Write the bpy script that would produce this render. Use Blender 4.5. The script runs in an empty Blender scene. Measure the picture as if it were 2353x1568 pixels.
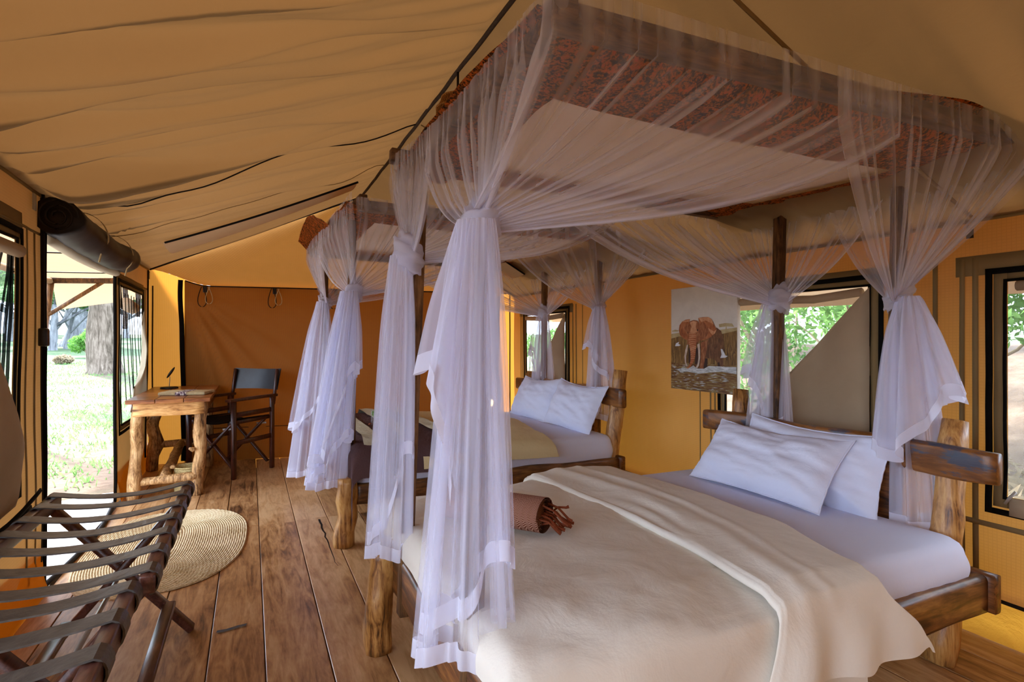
import bpy, bmesh, math, random
import numpy as np
from mathutils import Vector, Matrix, noise

random.seed(7)
rng = np.random.default_rng(7)
S = bpy.context.scene
COL = S.collection
PI = math.pi

# ---------------------------------------------------------------- camera, sky, exposure
cam_d = bpy.data.cameras.new('camera')
cam_d.sensor_width = 36.0
cam_d.lens = 36.0 * 1300.0 / 2353.0
cam_d.clip_start = 0.02
cam_d.clip_end = 400
cam = bpy.data.objects.new('camera', cam_d)
COL.objects.link(cam)
cam.location = (0, 0, 1.2)
cam.rotation_euler = (PI / 2, 0, -math.atan(601 / 1300))
S.camera = cam

W = bpy.data.worlds.new('world')
S.world = W
W.use_nodes = True
bg = W.node_tree.nodes['Background']
bg.inputs[0].default_value = (0.66, 0.79, 1.0, 1)
bg.inputs[1].default_value = 5.8

sun_d = bpy.data.lights.new('sun', 'SUN')
sun_d.energy = 16.0
sun_d.angle = math.radians(6)
sun_d.color = (1.0, 0.96, 0.9)
sun = bpy.data.objects.new('sun', sun_d)
COL.objects.link(sun)
sun.rotation_euler = Vector((-0.34, 0.74, 0.58)).to_track_quat('Z', 'Y').to_euler()

vs = S.view_settings
vs.view_transform = 'Standard'
vs.look = 'None'
vs.gamma = 1.0
vs.use_curve_mapping = False
vs.exposure = 0.70
cy = S.cycles
cy.use_denoising = True
cy.max_bounces = 10
cy.diffuse_bounces = 5
cy.glossy_bounces = 3
cy.transmission_bounces = 6
cy.transparent_max_bounces = 32
cy.caustics_reflective = False
cy.caustics_refractive = False


# ---------------------------------------------------------------- helpers
def lin(c):
    if isinstance(c, str):
        c = c.lstrip('#')
        c = [int(c[i:i + 2], 16) / 255 for i in (0, 2, 4)]
    return tuple((x / 12.92 if x <= 0.04045 else ((x + 0.055) / 1.055) ** 2.4) for x in c) + (1,)


class NT:
    def __init__(self, name):
        self.m = bpy.data.materials.new(name)
        self.m.use_nodes = True
        self.t = self.m.node_tree
        self.t.nodes.clear()
        self.out = self.t.nodes.new('ShaderNodeOutputMaterial')

    def n(self, typ, **kw):
        nd = self.t.nodes.new('ShaderNode' + typ)
        for k, v in kw.items():
            if k.startswith('i_'):
                key = k[2:].replace('_', ' ')
                nd.inputs[key].default_value = v
            else:
                setattr(nd, k, v)
        return nd

    def l(self, a, b):
        self.t.links.new(a, b)

    def coord(self, scale=(1, 1, 1), kind='Object'):
        tc = self.n('TexCoord')
        mp = self.n('Mapping')
        mp.inputs['Scale'].default_value = scale
        self.l(tc.outputs[kind], mp.inputs['Vector'])
        return mp.outputs['Vector']

    def noise(self, vec, scale, detail=3, rough=0.55, dist=0.0):
        nd = self.n('TexNoise')
        nd.inputs['Scale'].default_value = scale
        nd.inputs['Detail'].default_value = detail
        nd.inputs['Roughness'].default_value = rough
        nd.inputs['Distortion'].default_value = dist
        self.l(vec, nd.inputs['Vector'])
        return nd.outputs['Fac']

    def ramp(self, fac, stops):
        r = self.n('ValToRGB')
        e = r.color_ramp.elements
        while len(e) < len(stops):
            e.new(0.5)
        for i, (p, c) in enumerate(stops):
            e[i].position = p
            e[i].color = lin(c) if isinstance(c, str) else (c if len(c) == 4 else tuple(c) + (1,))
        self.l(fac, r.inputs['Fac'])
        return r.outputs['Color']

    def mix(self, fac, a, b, mode='MIX'):
        m = self.n('Mix', data_type='RGBA', blend_type=mode)
        for sock, v in ((m.inputs[0], fac), (m.inputs[6], a), (m.inputs[7], b)):
            if hasattr(v, 'is_output'):
                self.l(v, sock)
            elif isinstance(v, (int, float)):
                sock.default_value = v
            else:
                sock.default_value = lin(v) if isinstance(v, str) else v
        return m.outputs[2]

    def bump(self, h, strength=0.3, dist=0.01):
        b = self.n('Bump')
        b.inputs['Strength'].default_value = strength
        b.inputs['Distance'].default_value = dist
        self.l(h, b.inputs['Height'])
        return b.outputs['Normal']

    def math(self, op, a, b=0.0, c=None):
        m = self.n('Math', operation=op)
        for i, v in enumerate((a, b) if c is None else (a, b, c)):
            if hasattr(v, 'is_output'):
                self.l(v, m.inputs[i])
            else:
                m.inputs[i].default_value = v
        return m.outputs[0]

    def principled(self, color, rough=0.6, normal=None, spec=0.4, sheen=0.0):
        p = self.n('BsdfPrincipled')
        if hasattr(color, 'is_output'):
            self.l(color, p.inputs['Base Color'])
        else:
            p.inputs['Base Color'].default_value = lin(color) if isinstance(color, str) else color
        if hasattr(rough, 'is_output'):
            self.l(rough, p.inputs['Roughness'])
        else:
            p.inputs['Roughness'].default_value = rough
        p.inputs['Specular IOR Level'].default_value = spec
        if normal is not None:
            self.l(normal, p.inputs['Normal'])
        self.l(p.outputs[0], self.out.inputs['Surface'])
        return p


def rnd_obj(t):
    return t.n('ObjectInfo').outputs['Random']


def m_plain(name, color, rough=0.6, spec=0.3, nscale=25, var=0.12, bump=0.0):
    t = NT(name)
    v = t.coord()
    f = t.noise(v, nscale, 4)
    c = lin(color) if isinstance(color, str) else color
    dark = tuple(x * (1 - var) for x in c[:3]) + (1,)
    light = tuple(min(1, x * (1 + var)) for x in c[:3]) + (1,)
    colr = t.ramp(f, [(0.3, dark), (0.7, light)])
    nm = t.bump(f, bump, 0.01) if bump else None
    t.principled(colr, rough, nm, spec)
    return t.m


def m_wood(name, stops, axis='Y', rough=0.45, scale=1.0, spec=0.4, rand=0.35, knots=True, bump=0.15, con=2.1, off=0.54):
    t = NT(name)
    sc = {'X': (1.2, 9, 9), 'Y': (9, 1.2, 9), 'Z': (9, 9, 1.2)}[axis]
    tc = t.n('TexCoord')
    oi = t.n('ObjectInfo')
    add = t.n('VectorMath', operation='ADD')
    t.l(tc.outputs['Object'], add.inputs[0])
    cx = t.n('CombineXYZ')
    r10 = t.math('MULTIPLY', oi.outputs['Random'], 37.0)
    for i in range(3):
        t.l(r10, cx.inputs[i])
    t.l(cx.outputs[0], add.inputs[1])
    mp = t.n('Mapping')
    mp.inputs['Scale'].default_value = tuple(s * scale for s in sc)
    t.l(add.outputs[0], mp.inputs['Vector'])
    v = mp.outputs['Vector']
    grain = t.noise(v, 2.2, 6, 0.62, 1.2)
    fine = t.noise(v, 11.0, 3, 0.6, 0.2)
    mp2 = t.n('Mapping')
    mp2.inputs['Scale'].default_value = (3 * scale,) * 3
    t.l(add.outputs[0], mp2.inputs['Vector'])
    blot = t.noise(mp2.outputs['Vector'], 1.0, 4, 0.6, 0.6)
    g = t.math('ADD', t.math('MULTIPLY', grain, 0.62), t.math('MULTIPLY', fine, 0.2))
    g = t.math('ADD', g, t.math('MULTIPLY', blot, 0.3))
    g = t.math('ADD', g, t.math('MULTIPLY_ADD', oi.outputs['Random'], rand * 0.4, -rand * 0.2))
    gc = t.math('MULTIPLY_ADD', t.math('SUBTRACT', g, 0.56), con, off)
    c = t.ramp(gc, stops)
    if knots:
        vo = t.n('TexVoronoi')
        vo.inputs['Scale'].default_value = 2.6
        mp3 = t.n('Mapping')
        mp3.inputs['Scale'].default_value = tuple((0.45 if s < 2 else 1.6) * scale for s in sc)
        t.l(add.outputs[0], mp3.inputs['Vector'])
        t.l(mp3.outputs['Vector'], vo.inputs['Vector'])
        k = t.ramp(vo.outputs['Distance'], [(0.03, (0.16, 0.1, 0.06)), (0.11, (1, 1, 1))])
        c = t.mix(0.85, c, k, 'MULTIPLY')
    nm = t.bump(g, bump, 0.006)
    t.principled(c, rough, nm, spec)
    return t.m


def m_fabric(name, color, trans=None, fac=0.35, grid=0.0, bump=0.25, bscale=6.0, stripes=None, rough=0.9, var=0.1, dark=None):
    """woven cloth that lets some light through"""
    t = NT(name)
    v = t.coord()
    f = t.noise(v, 3.0, 5, 0.6)
    c = lin(color) if isinstance(color, str) else color
    d = tuple(x * (1 - var) for x in c[:3]) + (1,)
    li = tuple(min(1, x * (1 + var * 0.7)) for x in c[:3]) + (1,)
    col = t.ramp(f, [(0.3, d), (0.7, li)])
    h = t.noise(v, bscale, 5, 0.55, 0.5)
    tcol = None
    if trans is not None:
        tc_ = lin(trans) if isinstance(trans, str) else trans
        tcol = t.mix(t.math('MULTIPLY', f, 0.35), tc_, tuple(x * 0.6 for x in tc_[:3]) + (1,))
    if grid:
        sx = t.n('SeparateXYZ')
        t.l(v, sx.inputs[0])
        g = None
        hor = t.math('ADD', sx.outputs[0], sx.outputs[1])
        for o, sp in ((hor, 0.016), (sx.outputs[2], 0.013)):
            fr = t.math('FRACT', t.math('DIVIDE', o, sp))
            ln = t.math('LESS_THAN', fr, 0.22)
            g = ln if g is None else t.math('MAXIMUM', g, ln)
        mk = t.math('MULTIPLY', g, grid)
        col = t.mix(mk, col, (0.12, 0.07, 0.03, 1))
        if tcol is not None:
            tcol = t.mix(t.math('MULTIPLY', mk, 1.2), tcol, (0.12, 0.05, 0.01, 1))
    fine = t.noise(v, 220.0, 2, 0.5)
    hh = t.math('ADD', h, t.math('MULTIPLY', fine, 0.03))
    nm = t.bump(hh, bump, 0.03)
    p = t.principled(col, rough, nm, 0.15)
    if trans is not None:
        tr = t.n('BsdfTranslucent')
        t.l(tcol, tr.inputs['Color'])
        t.l(nm, tr.inputs['Normal'])
        mx = t.n('MixShader')
        mx.inputs[0].default_value = fac
        t.l(p.outputs[0], mx.inputs[1])
        t.l(tr.outputs[0], mx.inputs[2])
        t.l(mx.outputs[0], t.out.inputs['Surface'])
    return t.m


def m_net(name, color, a0, use_attr=True):
    """sheer netting: threads cover more of the light where the cloth is gathered"""
    t = NT(name)
    c = lin(color)
    df = t.n('BsdfDiffuse')
    df.inputs[0].default_value = c
    tr = t.n('BsdfTranslucent')
    tr.inputs[0].default_value = c
    m1 = t.n('MixShader')
    m1.inputs[0].default_value = 0.45
    t.l(df.outputs[0], m1.inputs[1])
    t.l(tr.outputs[0], m1.inputs[2])
    tp = t.n('BsdfTransparent')
    m2 = t.n('MixShader')
    if use_attr:
        at = t.n('Attribute')
        at.attribute_name = 'dens'
        pw = t.math('POWER', 1.0 - a0, at.outputs['Fac'])
        t.l(t.math('SUBTRACT', 1.0, pw), m2.inputs[0])
    else:
        m2.inputs[0].default_value = a0
    t.l(tp.outputs[0], m2.inputs[1])
    t.l(m1.outputs[0], m2.inputs[2])
    t.l(m2.outputs[0], t.out.inputs['Surface'])
    return t.m


def mk(name, V, F, mat, parent=None, smooth=True, attr=None, **tags):
    me = bpy.data.meshes.new(name)
    if isinstance(V, np.ndarray):
        V = V.tolist()
    me.from_pydata([tuple(v) for v in V], [], F)
    if smooth:
        me.polygons.foreach_set('use_smooth', [True] * len(me.polygons))
    if attr is not None:
        for k, vals in attr.items():
            a = me.attributes.new(k, 'FLOAT', 'POINT')
            a.data.foreach_set('value', [float(x) for x in vals])
    if mat is not None:
        me.materials.append(mat)
    me.update()
    o = bpy.data.objects.new(name, me)
    COL.objects.link(o)
    if parent is not None:
        o.parent = parent
        # meshes carry world coordinates: an Empty's own place is undone
        o.matrix_parent_inverse = Matrix.Translation(-Vector(parent.location)) if parent.type == 'EMPTY' else Matrix.Identity(4)
    for k, v in tags.items():
        o[k] = v
    return o


def thing(name, label, cat, loc, group=None):
    o = bpy.data.objects.new(name, None)
    o.empty_display_size = 0.1
    COL.objects.link(o)
    o.location = loc
    o['label'] = label
    o['category'] = cat
    if group:
        o['group'] = group
    return o


def struct(name, loc=(0, 0, 0)):
    o = bpy.data.objects.new(name, None)
    COL.objects.link(o)
    o.location = loc
    o['kind'] = 'structure'
    return o


def grid(fn, nu, nv, closed_u=False):
    V = []
    for j in range(nv + 1):
        for i in range(nu + (0 if closed_u else 1)):
            V.append(fn(i / nu, j / nv))
    n = nu if closed_u else nu + 1
    F = []
    for j in range(nv):
        for i in range(nu):
            i2 = (i + 1) % n
            F.append((j * n + i, j * n + i2, (j + 1) * n + i2, (j + 1) * n + i))
    return V, F


def join(*parts):
    V, F = [], []
    for v, f in parts:
        b = len(V)
        V += list(v)
        F += [tuple(i + b for i in q) for q in f]
    return V, F


def bevel_box(dx, dy, dz, bv=0.004, seg=2):
    bm = bmesh.new()
    bmesh.ops.create_cube(bm, size=1.0)
    for v in bm.verts:
        v.co = Vector((v.co.x * dx, v.co.y * dy, v.co.z * dz))
    if bv:
        bmesh.ops.bevel(bm, geom=bm.edges[:], offset=bv, segments=seg, affect='EDGES', profile=0.6)
    bm.verts.index_update()
    V = [v.co.copy() for v in bm.verts]
    F = [tuple(v.index for v in f.verts) for f in bm.faces]
    bm.free()
    return V, F


def box(x0, x1, y0, y1, z0, z1, bv=0.004):
    V, F = bevel_box(abs(x1 - x0), abs(y1 - y0), abs(z1 - z0), bv)
    c = Vector(((x0 + x1) / 2, (y0 + y1) / 2, (z0 + z1) / 2))
    return [v + c for v in V], F


def beam(p, q, w, h, up=(0, 0, 1), bv=0.004, seg=1, wob=0.0, seed=0):
    p, q = Vector(p), Vector(q)
    d = q - p
    L = d.length
    d.normalize()
    up = Vector(up)
    if abs(d.dot(up)) > 0.95:
        up = Vector((1, 0, 0))
    s = d.cross(up).normalized()
    u = s.cross(d).normalized()
    if not wob:
        V, F = bevel_box(w, L, h, min(bv, w * 0.4, h * 0.4), seg)
        c = (p + q) / 2
        return [c + s * v.x + d * v.y + u * v.z for v in V], F
    # a hand-hewn board: rounded section swept along its length with uneven edges
    sec = []
    r = min(bv, w * 0.3, h * 0.3)
    for (sx, sz) in ((1, -1), (1, 1), (-1, 1), (-1, -1)):
        for k in range(3):
            a = k / 2 * PI / 2
            a0 = {(1, -1): -PI / 2, (1, 1): 0, (-1, 1): PI / 2, (-1, -1): PI}[(sx, sz)]
            sec.append((sx * (w / 2 - r) + r * math.cos(a0 + a), sz * (h / 2 - r) + r * math.sin(a0 + a)))
    n = max(8, int(L / 0.05))
    V = []
    for i in range(n + 1):
        t = i / n
        for (a, b) in sec:
            nz = noise.noise(Vector((t * L * 2.3 + seed * 9.1, 0.7 * (1 if b > 0 else -1), seed))) * wob
            nx = noise.noise(Vector((t * L * 3.1 + seed * 4.7, 3.3 * (1 if a > 0 else -1), seed + 5))) * wob * 0.4
            V.append(p + d * (t * L) + s * (a + nx) + u * (b + nz))
    m = len(sec)
    F = [(i * m + k, i * m + (k + 1) % m, (i + 1) * m + (k + 1) % m, (i + 1) * m + k) for i in range(n) for k in range(m)]
    F.append(tuple(range(m - 1, -1, -1)))
    F.append(tuple(n * m + k for k in range(m)))
    return V, F


def tube(path, radii, n=10, wob=0.0, seed=0, cap=True, flat=None):
    path = [Vector(p) for p in path]
    m = len(path)
    if not hasattr(radii, '__len__'):
        radii = [radii] * m
    V = []
    d0 = (path[1] - path[0]).normalized()
    ref = Vector((1, 0, 0)) if abs(d0.x) < 0.8 else Vector((0, 1, 0))
    for i, p in enumerate(path):
        d = (path[min(i + 1, m - 1)] - path[max(i - 1, 0)]).normalized()
        s = d.cross(ref)
        s.normalize()
        u = s.cross(d).normalized()
        ref = d.cross(s) * -1 if False else ref
        for k in range(n):
            a = 2 * PI * k / n
            r = radii[i]
            if wob:
                r *= 1 + wob * noise.noise(Vector((math.cos(a) * 1.3 + seed * 3.1, math.sin(a) * 1.3, p.z * 7 + p.x * 5 + p.y * 5 + seed)))
            V.append(p + s * (math.cos(a) * r) + u * (math.sin(a) * r * (flat or 1)))
    F = [(i * n + k, i * n + (k + 1) % n, (i + 1) * n + (k + 1) % n, (i + 1) * n + k) for i in range(m - 1) for k in range(n)]
    if cap:
        b = len(V)
        V.append(path[0])
        V.append(path[-1])
        F += [(b, (k + 1) % n, k) for k in range(n)]
        F += [(b + 1, (m - 1) * n + k, (m - 1) * n + (k + 1) % n) for k in range(n)]
    return V, F


def lerp(a, b, t):
    return a + (b - a) * t


def seg_path(p, q, n, wob=0.0, seed=0):
    p, q = Vector(p), Vector(q)
    out = []
    for i in range(n + 1):
        t = i / n
        w = Vector((noise.noise(Vector((t * 3 + seed, 1.7, seed))), noise.noise(Vector((t * 3 + seed, 5.1, seed))), 0)) * wob * math.sin(PI * min(1, max(0, t)) * 0.9 + 0.2)
        out.append(p.lerp(q, t) + w)
    return out


def log(p, q, r0, r1, n=12, seed=0, wob=0.22, bend=0.01, segs=12):
    path = seg_path(p, q, segs, bend, seed)
    rad = [lerp(r0, r1, i / segs) * (1 + 0.10 * noise.noise(Vector((i * 0.55, seed * 2.3, 0)))) for i in range(segs + 1)]
    rad[0] *= 0.93
    rad[-1] *= 0.9
    return tube(path, rad, n, wob, seed)


def lathe(prof, n=24, c=(0, 0, 0)):
    V, F = [], []
    for (r, z) in prof:
        for k in range(n):
            a = 2 * PI * k / n
            V.append((c[0] + r * math.cos(a), c[1] + r * math.sin(a), c[2] + z))
    for i in range(len(prof) - 1):
        for k in range(n):
            F.append((i * n + k, i * n + (k + 1) % n, (i + 1) * n + (k + 1) % n, (i + 1) * n + k))
    return V, F


def nz(x, y, z=0.0):
    return noise.noise(Vector((x, y, z)))


def fract(x, y, z=0.0, o=4):
    return noise.fractal(Vector((x, y, z)), 1.0, 2.0, o)


def sm(e0, e1, x):
    t = min(1, max(0, (x - e0) / (e1 - e0)))
    return t * t * (3 - 2 * t)


# ---------------------------------------------------------------- materials
M = {}
M['plank'] = m_wood('plank_wood', [(0.30, '#4f3420'), (0.45, '#94683f'), (0.58, '#bb8d5c'), (0.78, '#d8b080')], 'Y', 0.38, 1.0, 0.5, 0.5, con=1.35, off=0.61)
M['pine'] = m_wood('pine_log', [(0.27, '#3e230f'), (0.43, '#8a5a2a'), (0.6, '#b98546'), (0.85, '#d3a767')], 'Z', 0.36, 1.6, 0.5, 0.2, True, 0.6)
M['bark'] = m_wood('peeled_branch', [(0.28, '#4d3420'), (0.46, '#946c42'), (0.64, '#c69b66'), (0.85, '#dcb987')], 'Z', 0.6, 2.4, 0.3, 0.2, True, 0.5)
M['hewn'] = m_wood('hewn_board', [(0.25, '#2c170b'), (0.45, '#5c3519'), (0.65, '#85532a'), (0.85, '#a8743d')], 'Y', 0.36, 1.3, 0.5, 0.15)
M['hewnx'] = m_wood('hewn_rail', [(0.25, '#2c1a0e'), (0.45, '#5a381d'), (0.65, '#80542d'), (0.85, '#a1743f')], 'X', 0.34, 1.3, 0.5, 0.15)
M['pole'] = m_wood('pole_timber', [(0.25, '#2b1c10'), (0.45, '#533923'), (0.65, '#735130'), (0.85, '#957047')], 'Z', 0.55, 1.6, 0.3, 0.2, False)
M['polex'] = m_wood('canopy_rail_timber', [(0.25, '#2b1c12'), (0.45, '#4e3726'), (0.65, '#6b4d33'), (0.85, '#86663f')], 'X', 0.6, 1.6, 0.3, 0.2, False)
M['maho'] = m_wood('dark_red_wood', [(0.25, '#200d08'), (0.5, '#3f1d12'), (0.8, '#5c2c1c')], 'Z', 0.35, 2.0, 0.5, 0.15, False)
M['rackwood'] = m_wood('rack_wood', [(0.25, '#2a1410'), (0.5, '#4b2a22'), (0.8, '#6a4338')], 'Y', 0.32, 2.0, 0.5, 0.15, False)
M['deskwood'] = m_wood('desk_top_wood', [(0.25, '#4d2812'), (0.5, '#8a4f26'), (0.8, '#b47840')], 'X', 0.28, 1.4, 0.5, 0.1)
M['apron'] = m_wood('desk_apron_wood', [(0.22, '#6b4423'), (0.42, '#bb8448'), (0.62, '#dba867'), (0.85, '#e9c184')], 'X', 0.5, 1.8, 0.3, 0.1)


def m_painted_board():
    t = NT('old_painted_board')
    v = t.coord((9, 1.6, 9))
    g = t.noise(v, 1.8, 6, 0.65, 1.0)
    c = t.ramp(g, [(0.3, '#3a2010'), (0.5, '#77491f'), (0.7, '#a06a35')])
    v2 = t.coord((7, 2.2, 7))
    p = t.noise(v2, 2.1, 5, 0.7, 0.4)
    mk_ = t.ramp(p, [(0.535, (0, 0, 0)), (0.60, (1, 1, 1))])
    c = t.mix(t.math('MULTIPLY', mk_, 0.75), c, '#23425c')
    nm = t.bump(g, 0.35, 0.006)
    t.principled(c, 0.36, nm, 0.5)
    return t.m


M['headboard'] = m_painted_board()
M['roof'] = m_fabric('roof_canvas', '#6e573b', '#cb8f52', 0.038, 0.0, 0.18, 5.0)
M['vent'] = m_fabric('vent_flap_canvas', '#dcc49c', '#cb9156', 0.3, 0.0, 0.1, 4.0)
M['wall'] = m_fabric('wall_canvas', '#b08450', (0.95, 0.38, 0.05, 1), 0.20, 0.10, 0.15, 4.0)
M['walll'] = m_fabric('wall_canvas_entrance', '#bd915f', (0.9, 0.45, 0.12, 1), 0.08, 0.08, 0.15, 4.0)
M['gable'] = m_fabric('gable_canvas', '#a87a44', (0.9, 0.36, 0.06, 1), 0.025, 0.2, 0.15, 4.0)
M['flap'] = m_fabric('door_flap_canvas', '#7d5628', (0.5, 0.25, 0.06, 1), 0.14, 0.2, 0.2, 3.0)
M['fly'] = m_fabric('fly_canvas', '#c9a777', (0.95, 0.66, 0.42, 1), 0.10, 0.0, 0.1, 3.0)
M['skirt'] = m_fabric('groundsheet_skirt', '#dc9028', (1.0, 0.46, 0.05, 1), 0.6, 0.0, 0.5, 5.0)
M['khaki'] = m_fabric('khaki_tape', '#8d7650', (0.35, 0.24, 0.1, 1), 0.12, 0.0, 0.1, 8.0)
M['tanflap'] = m_fabric('window_flap_canvas', '#b8a284', (0.5, 0.38, 0.24, 1), 0.15, 0.0, 0.2, 3.0)
M['paleflap'] = m_fabric('pale_flap_canvas', '#cfc6ae', (0.7, 0.66, 0.55, 1), 0.3, 0.0, 0.15, 3.0)
M['blacktape'] = m_plain('black_tape', '#0d0b0a', 0.85, 0.1, 60, 0.3)
M['blackpipe'] = m_plain('dark_piping', '#1b130d', 0.7, 0.2, 60, 0.2)
M['ridge'] = m_plain('ridge_tape', '#4a4038', 0.8, 0.1, 60, 0.2)
M['rollblack'] = m_plain('rolled_black_canvas', '#231c1c', 0.55, 0.3, 9, 0.35, 0.2)
M['web'] = m_plain('webbing_strap', '#b3a078', 0.8, 0.1, 40, 0.15)
M['screen'] = m_net('window_screen', '#cfd6d8', 0.12, False)
M['screenfold'] = m_net('window_screen_fold', '#15181a', 0.85, False)
M['net'] = m_net('mosquito_netting', '#eceeff', 0.2)
M['satin'] = m_net('satin_hem', '#eef0ff', 0.9, False)
M['sheetcanopy'] = m_fabric('canopy_sheet_cloth', '#ece4e2', (0.9, 0.82, 0.78, 1), 0.45, 0.0, 0.1, 4.0)
M['linen'] = m_fabric('white_linen', '#e3e9ff', (0.9, 0.9, 1, 1), 0.1, 0.0, 0.12, 7.0, var=0.02)
M['pillowc'] = m_fabric('white_pillow_cotton', '#e6ebff', (0.9, 0.9, 1, 1), 0.1, 0.0, 0.2, 9.0, var=0.02)
M['cream'] = m_fabric('cream_duvet_cotton', '#ece7da', (0.7, 0.62, 0.45, 1), 0.05, 0.0, 0.3, 6.0, var=0.03)
M['yellowc'] = m_fabric('yellow_cream_cotton', '#dfcc9c', (0.7, 0.6, 0.4, 1), 0.05, 0.0, 0.35, 7.0, var=0.03)
M['brownc'] = m_fabric('brown_bedspread_cotton', '#5b4444', None, 0, 0.0, 0.5, 14.0, var=0.1)
M['stripec'] = m_fabric('pale_stripe_cotton', '#cdc9ac', None, 0, 0.0, 0.4, 14.0, var=0.05)
M['leather'] = m_plain('dark_leather', '#453f39', 0.42, 0.5, 22, 0.45, 0.35)
M['blackleather'] = m_plain('black_leather', '#1b2026', 0.38, 0.5, 12, 0.3, 0.15)
M['seatblack'] = m_plain('black_seat_canvas', '#17120f', 0.8, 0.2, 12, 0.3, 0.1)
M['blackmetal'] = m_plain('black_plastic', '#0c0c0e', 0.4, 0.5, 30, 0.2)
M['steel'] = m_plain('bright_steel', '#9a958c', 0.3, 0.6, 30, 0.1)
M['whitecloth'] = m_plain('white_groundsheet', '#e8e8ea', 0.9, 0.1, 4, 0.04, 0.1)


def m_batik():
    t = NT('batik_cotton')
    v = t.coord()
    a = t.noise(v, 48.0, 5, 0.7, 1.0)
    b = t.noise(v, 120.0, 3, 0.6, 0.6)
    s = t.math('ADD', t.math('MULTIPLY', a, 0.6), t.math('MULTIPLY', b, 0.4))
    c = t.ramp(s, [(0.38, '#15110b'), (0.47, '#4a2c12'), (0.53, '#a65a1e'), (0.62, '#c2562a')])
    p = t.principled(c, 0.85, t.bump(a, 0.1, 0.01), 0.1)
    tr = t.n('BsdfTranslucent')
    t.l(c, tr.inputs['Color'])
    mx = t.n('MixShader')
    mx.inputs[0].default_value = 0.3
    t.l(p.outputs[0], mx.inputs[1])
    t.l(tr.outputs[0], mx.inputs[2])
    t.l(mx.outputs[0], t.out.inputs['Surface'])
    return t.m


M['batik'] = m_batik()


def m_throw():
    t = NT('herringbone_wool')
    v = t.coord()
    sx = t.n('SeparateXYZ')
    t.l(v, sx.inputs[0])
    al = t.math('ADD', t.math('MULTIPLY', sx.outputs[0], 0.6), t.math('MULTIPLY', sx.outputs[1], -0.8))
    zig = t.math('PINGPONG', al, 0.012)
    pr = t.math('ADD', t.math('ADD', sx.outputs[2], t.math('MULTIPLY', sx.outputs[0], 0.8)), zig)
    st = t.math('FRACT', t.math('DIVIDE', pr, 0.006))
    k = t.math('LESS_THAN', st, 0.42)
    c = t.mix(k, '#6d3f2f', '#b98f7b')
    t.principled(c, 0.95, t.bump(st, 0.2, 0.003), 0.05)
    return t.m


M['throw'] = m_throw()
M['fringe'] = m_plain('fringe_wool', '#8a4b33', 0.95, 0.05, 80, 0.3)


def m_straw(name, c0, c1, sc=120):
    t = NT(name)
    v = t.coord()
    f = t.noise(v, sc, 3, 0.6)
    g = t.noise(v, 6, 3, 0.6)
    c = t.ramp(t.math('ADD', t.math('MULTIPLY', f, 0.6), t.math('MULTIPLY', g, 0.4)), [(0.35, c0), (0.62, c1)])
    t.principled(c, 0.85, t.bump(f, 0.5, 0.004), 0.15)
    return t.m


M['straw'] = m_straw('woven_straw', '#b49a6c', '#ead7b0')
M['basket'] = m_straw('basket_weave', '#8c7040', '#d8c389')


def m_ground():
    t = NT('dry_ground')
    v = t.coord()
    a = t.noise(v, 0.35, 6, 0.65, 0.3)
    b = t.noise(v, 6.0, 6, 0.7)
    earth = t.ramp(b, [(0.3, '#584a40'), (0.7, '#776759')])
    gr = t.ramp(b, [(0.3, '#3f4f38'), (0.7, '#5f7052')])
    sx = t.n('SeparateXYZ')
    t.l(v, sx.inputs[0])
    far = t.math('MULTIPLY_ADD', sx.outputs[1], 0.014, -0.2)
    mk_ = t.ramp(t.math('ADD', a, far), [(0.42, (0, 0, 0)), (0.62, (1, 1, 1))])
    c = t.mix(mk_, earth, gr)
    t.principled(c, 0.95, t.bump(b, 0.4, 0.05), 0.05)
    return t.m


M['ground'] = m_ground()
M['trunk'] = m_wood('tree_bark', [(0.25, '#40382f'), (0.5, '#655a4f'), (0.8, '#8a7d70')], 'Z', 0.95, 0.5, 0.05, 0.2, False, 0.8)
M['greytrunk'] = m_wood('grey_tree_bark', [(0.25, '#4c4c4f'), (0.5, '#6c6d70'), (0.8, '#8b8d90')], 'Z', 0.95, 0.25, 0.05, 0.2, False, 0.8)


def m_leaf(name, c0, c1):
    t = NT(name)
    v = t.coord()
    f = t.noise(v, 3.0, 3, 0.7)
    c = t.ramp(f, [(0.3, c0), (0.7, c1)])
    d = t.n('BsdfDiffuse')
    t.l(c, d.inputs[0])
    tr = t.n('BsdfTranslucent')
    t.l(c, tr.inputs[0])
    mx = t.n('MixShader')
    mx.inputs[0].default_value = 0.45
    t.l(d.outputs[0], mx.inputs[1])
    t.l(tr.outputs[0], mx.inputs[2])
    t.l(mx.outputs[0], t.out.inputs['Surface'])
    return t.m


M['leafa'] = m_leaf('acacia_leaf', '#5f8257', '#8aa878')
M['leafb'] = m_leaf('bush_leaf', '#4a7a34', '#7fae58')
M['leafc'] = m_leaf('thicket_leaf', '#4c7440', '#86ad64')
M['grass'] = m_leaf('grass_blade', '#5c8448', '#86a868')
M['dry'] = m_leaf('dry_straw', '#7d6e58', '#a89a80')
M['branch'] = m_plain('pale_branch', '#a08d78', 0.9, 0.1, 20, 0.2)

# ---------------------------------------------------------------- tent shell geometry
XL, XR = -0.91, 2.78
ZL, ZR = 1.90, 1.71
RX, RZ, RY = 0.92, 2.53, 5.25
YF = -1.0
BL, BR = Vector((XL, 6.5, 0)), Vector((XR, 5.95, 0))


def Lw(y, z, off=0.0):
    d = 0.010 * nz(y * 2.1, z * 1.3, 3.0) + 0.004 * nz(y * 9, z * 2.5, 8.0)
    return Vector((XL + d + off, y, z))


def Rw(y, z, off=0.0):
    d = 0.010 * nz(y * 1.7, z * 1.2, 13.0) + 0.004 * nz(y * 8, z * 2.0, 18.0)
    return Vector((XR + d - off, y, z))


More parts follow.
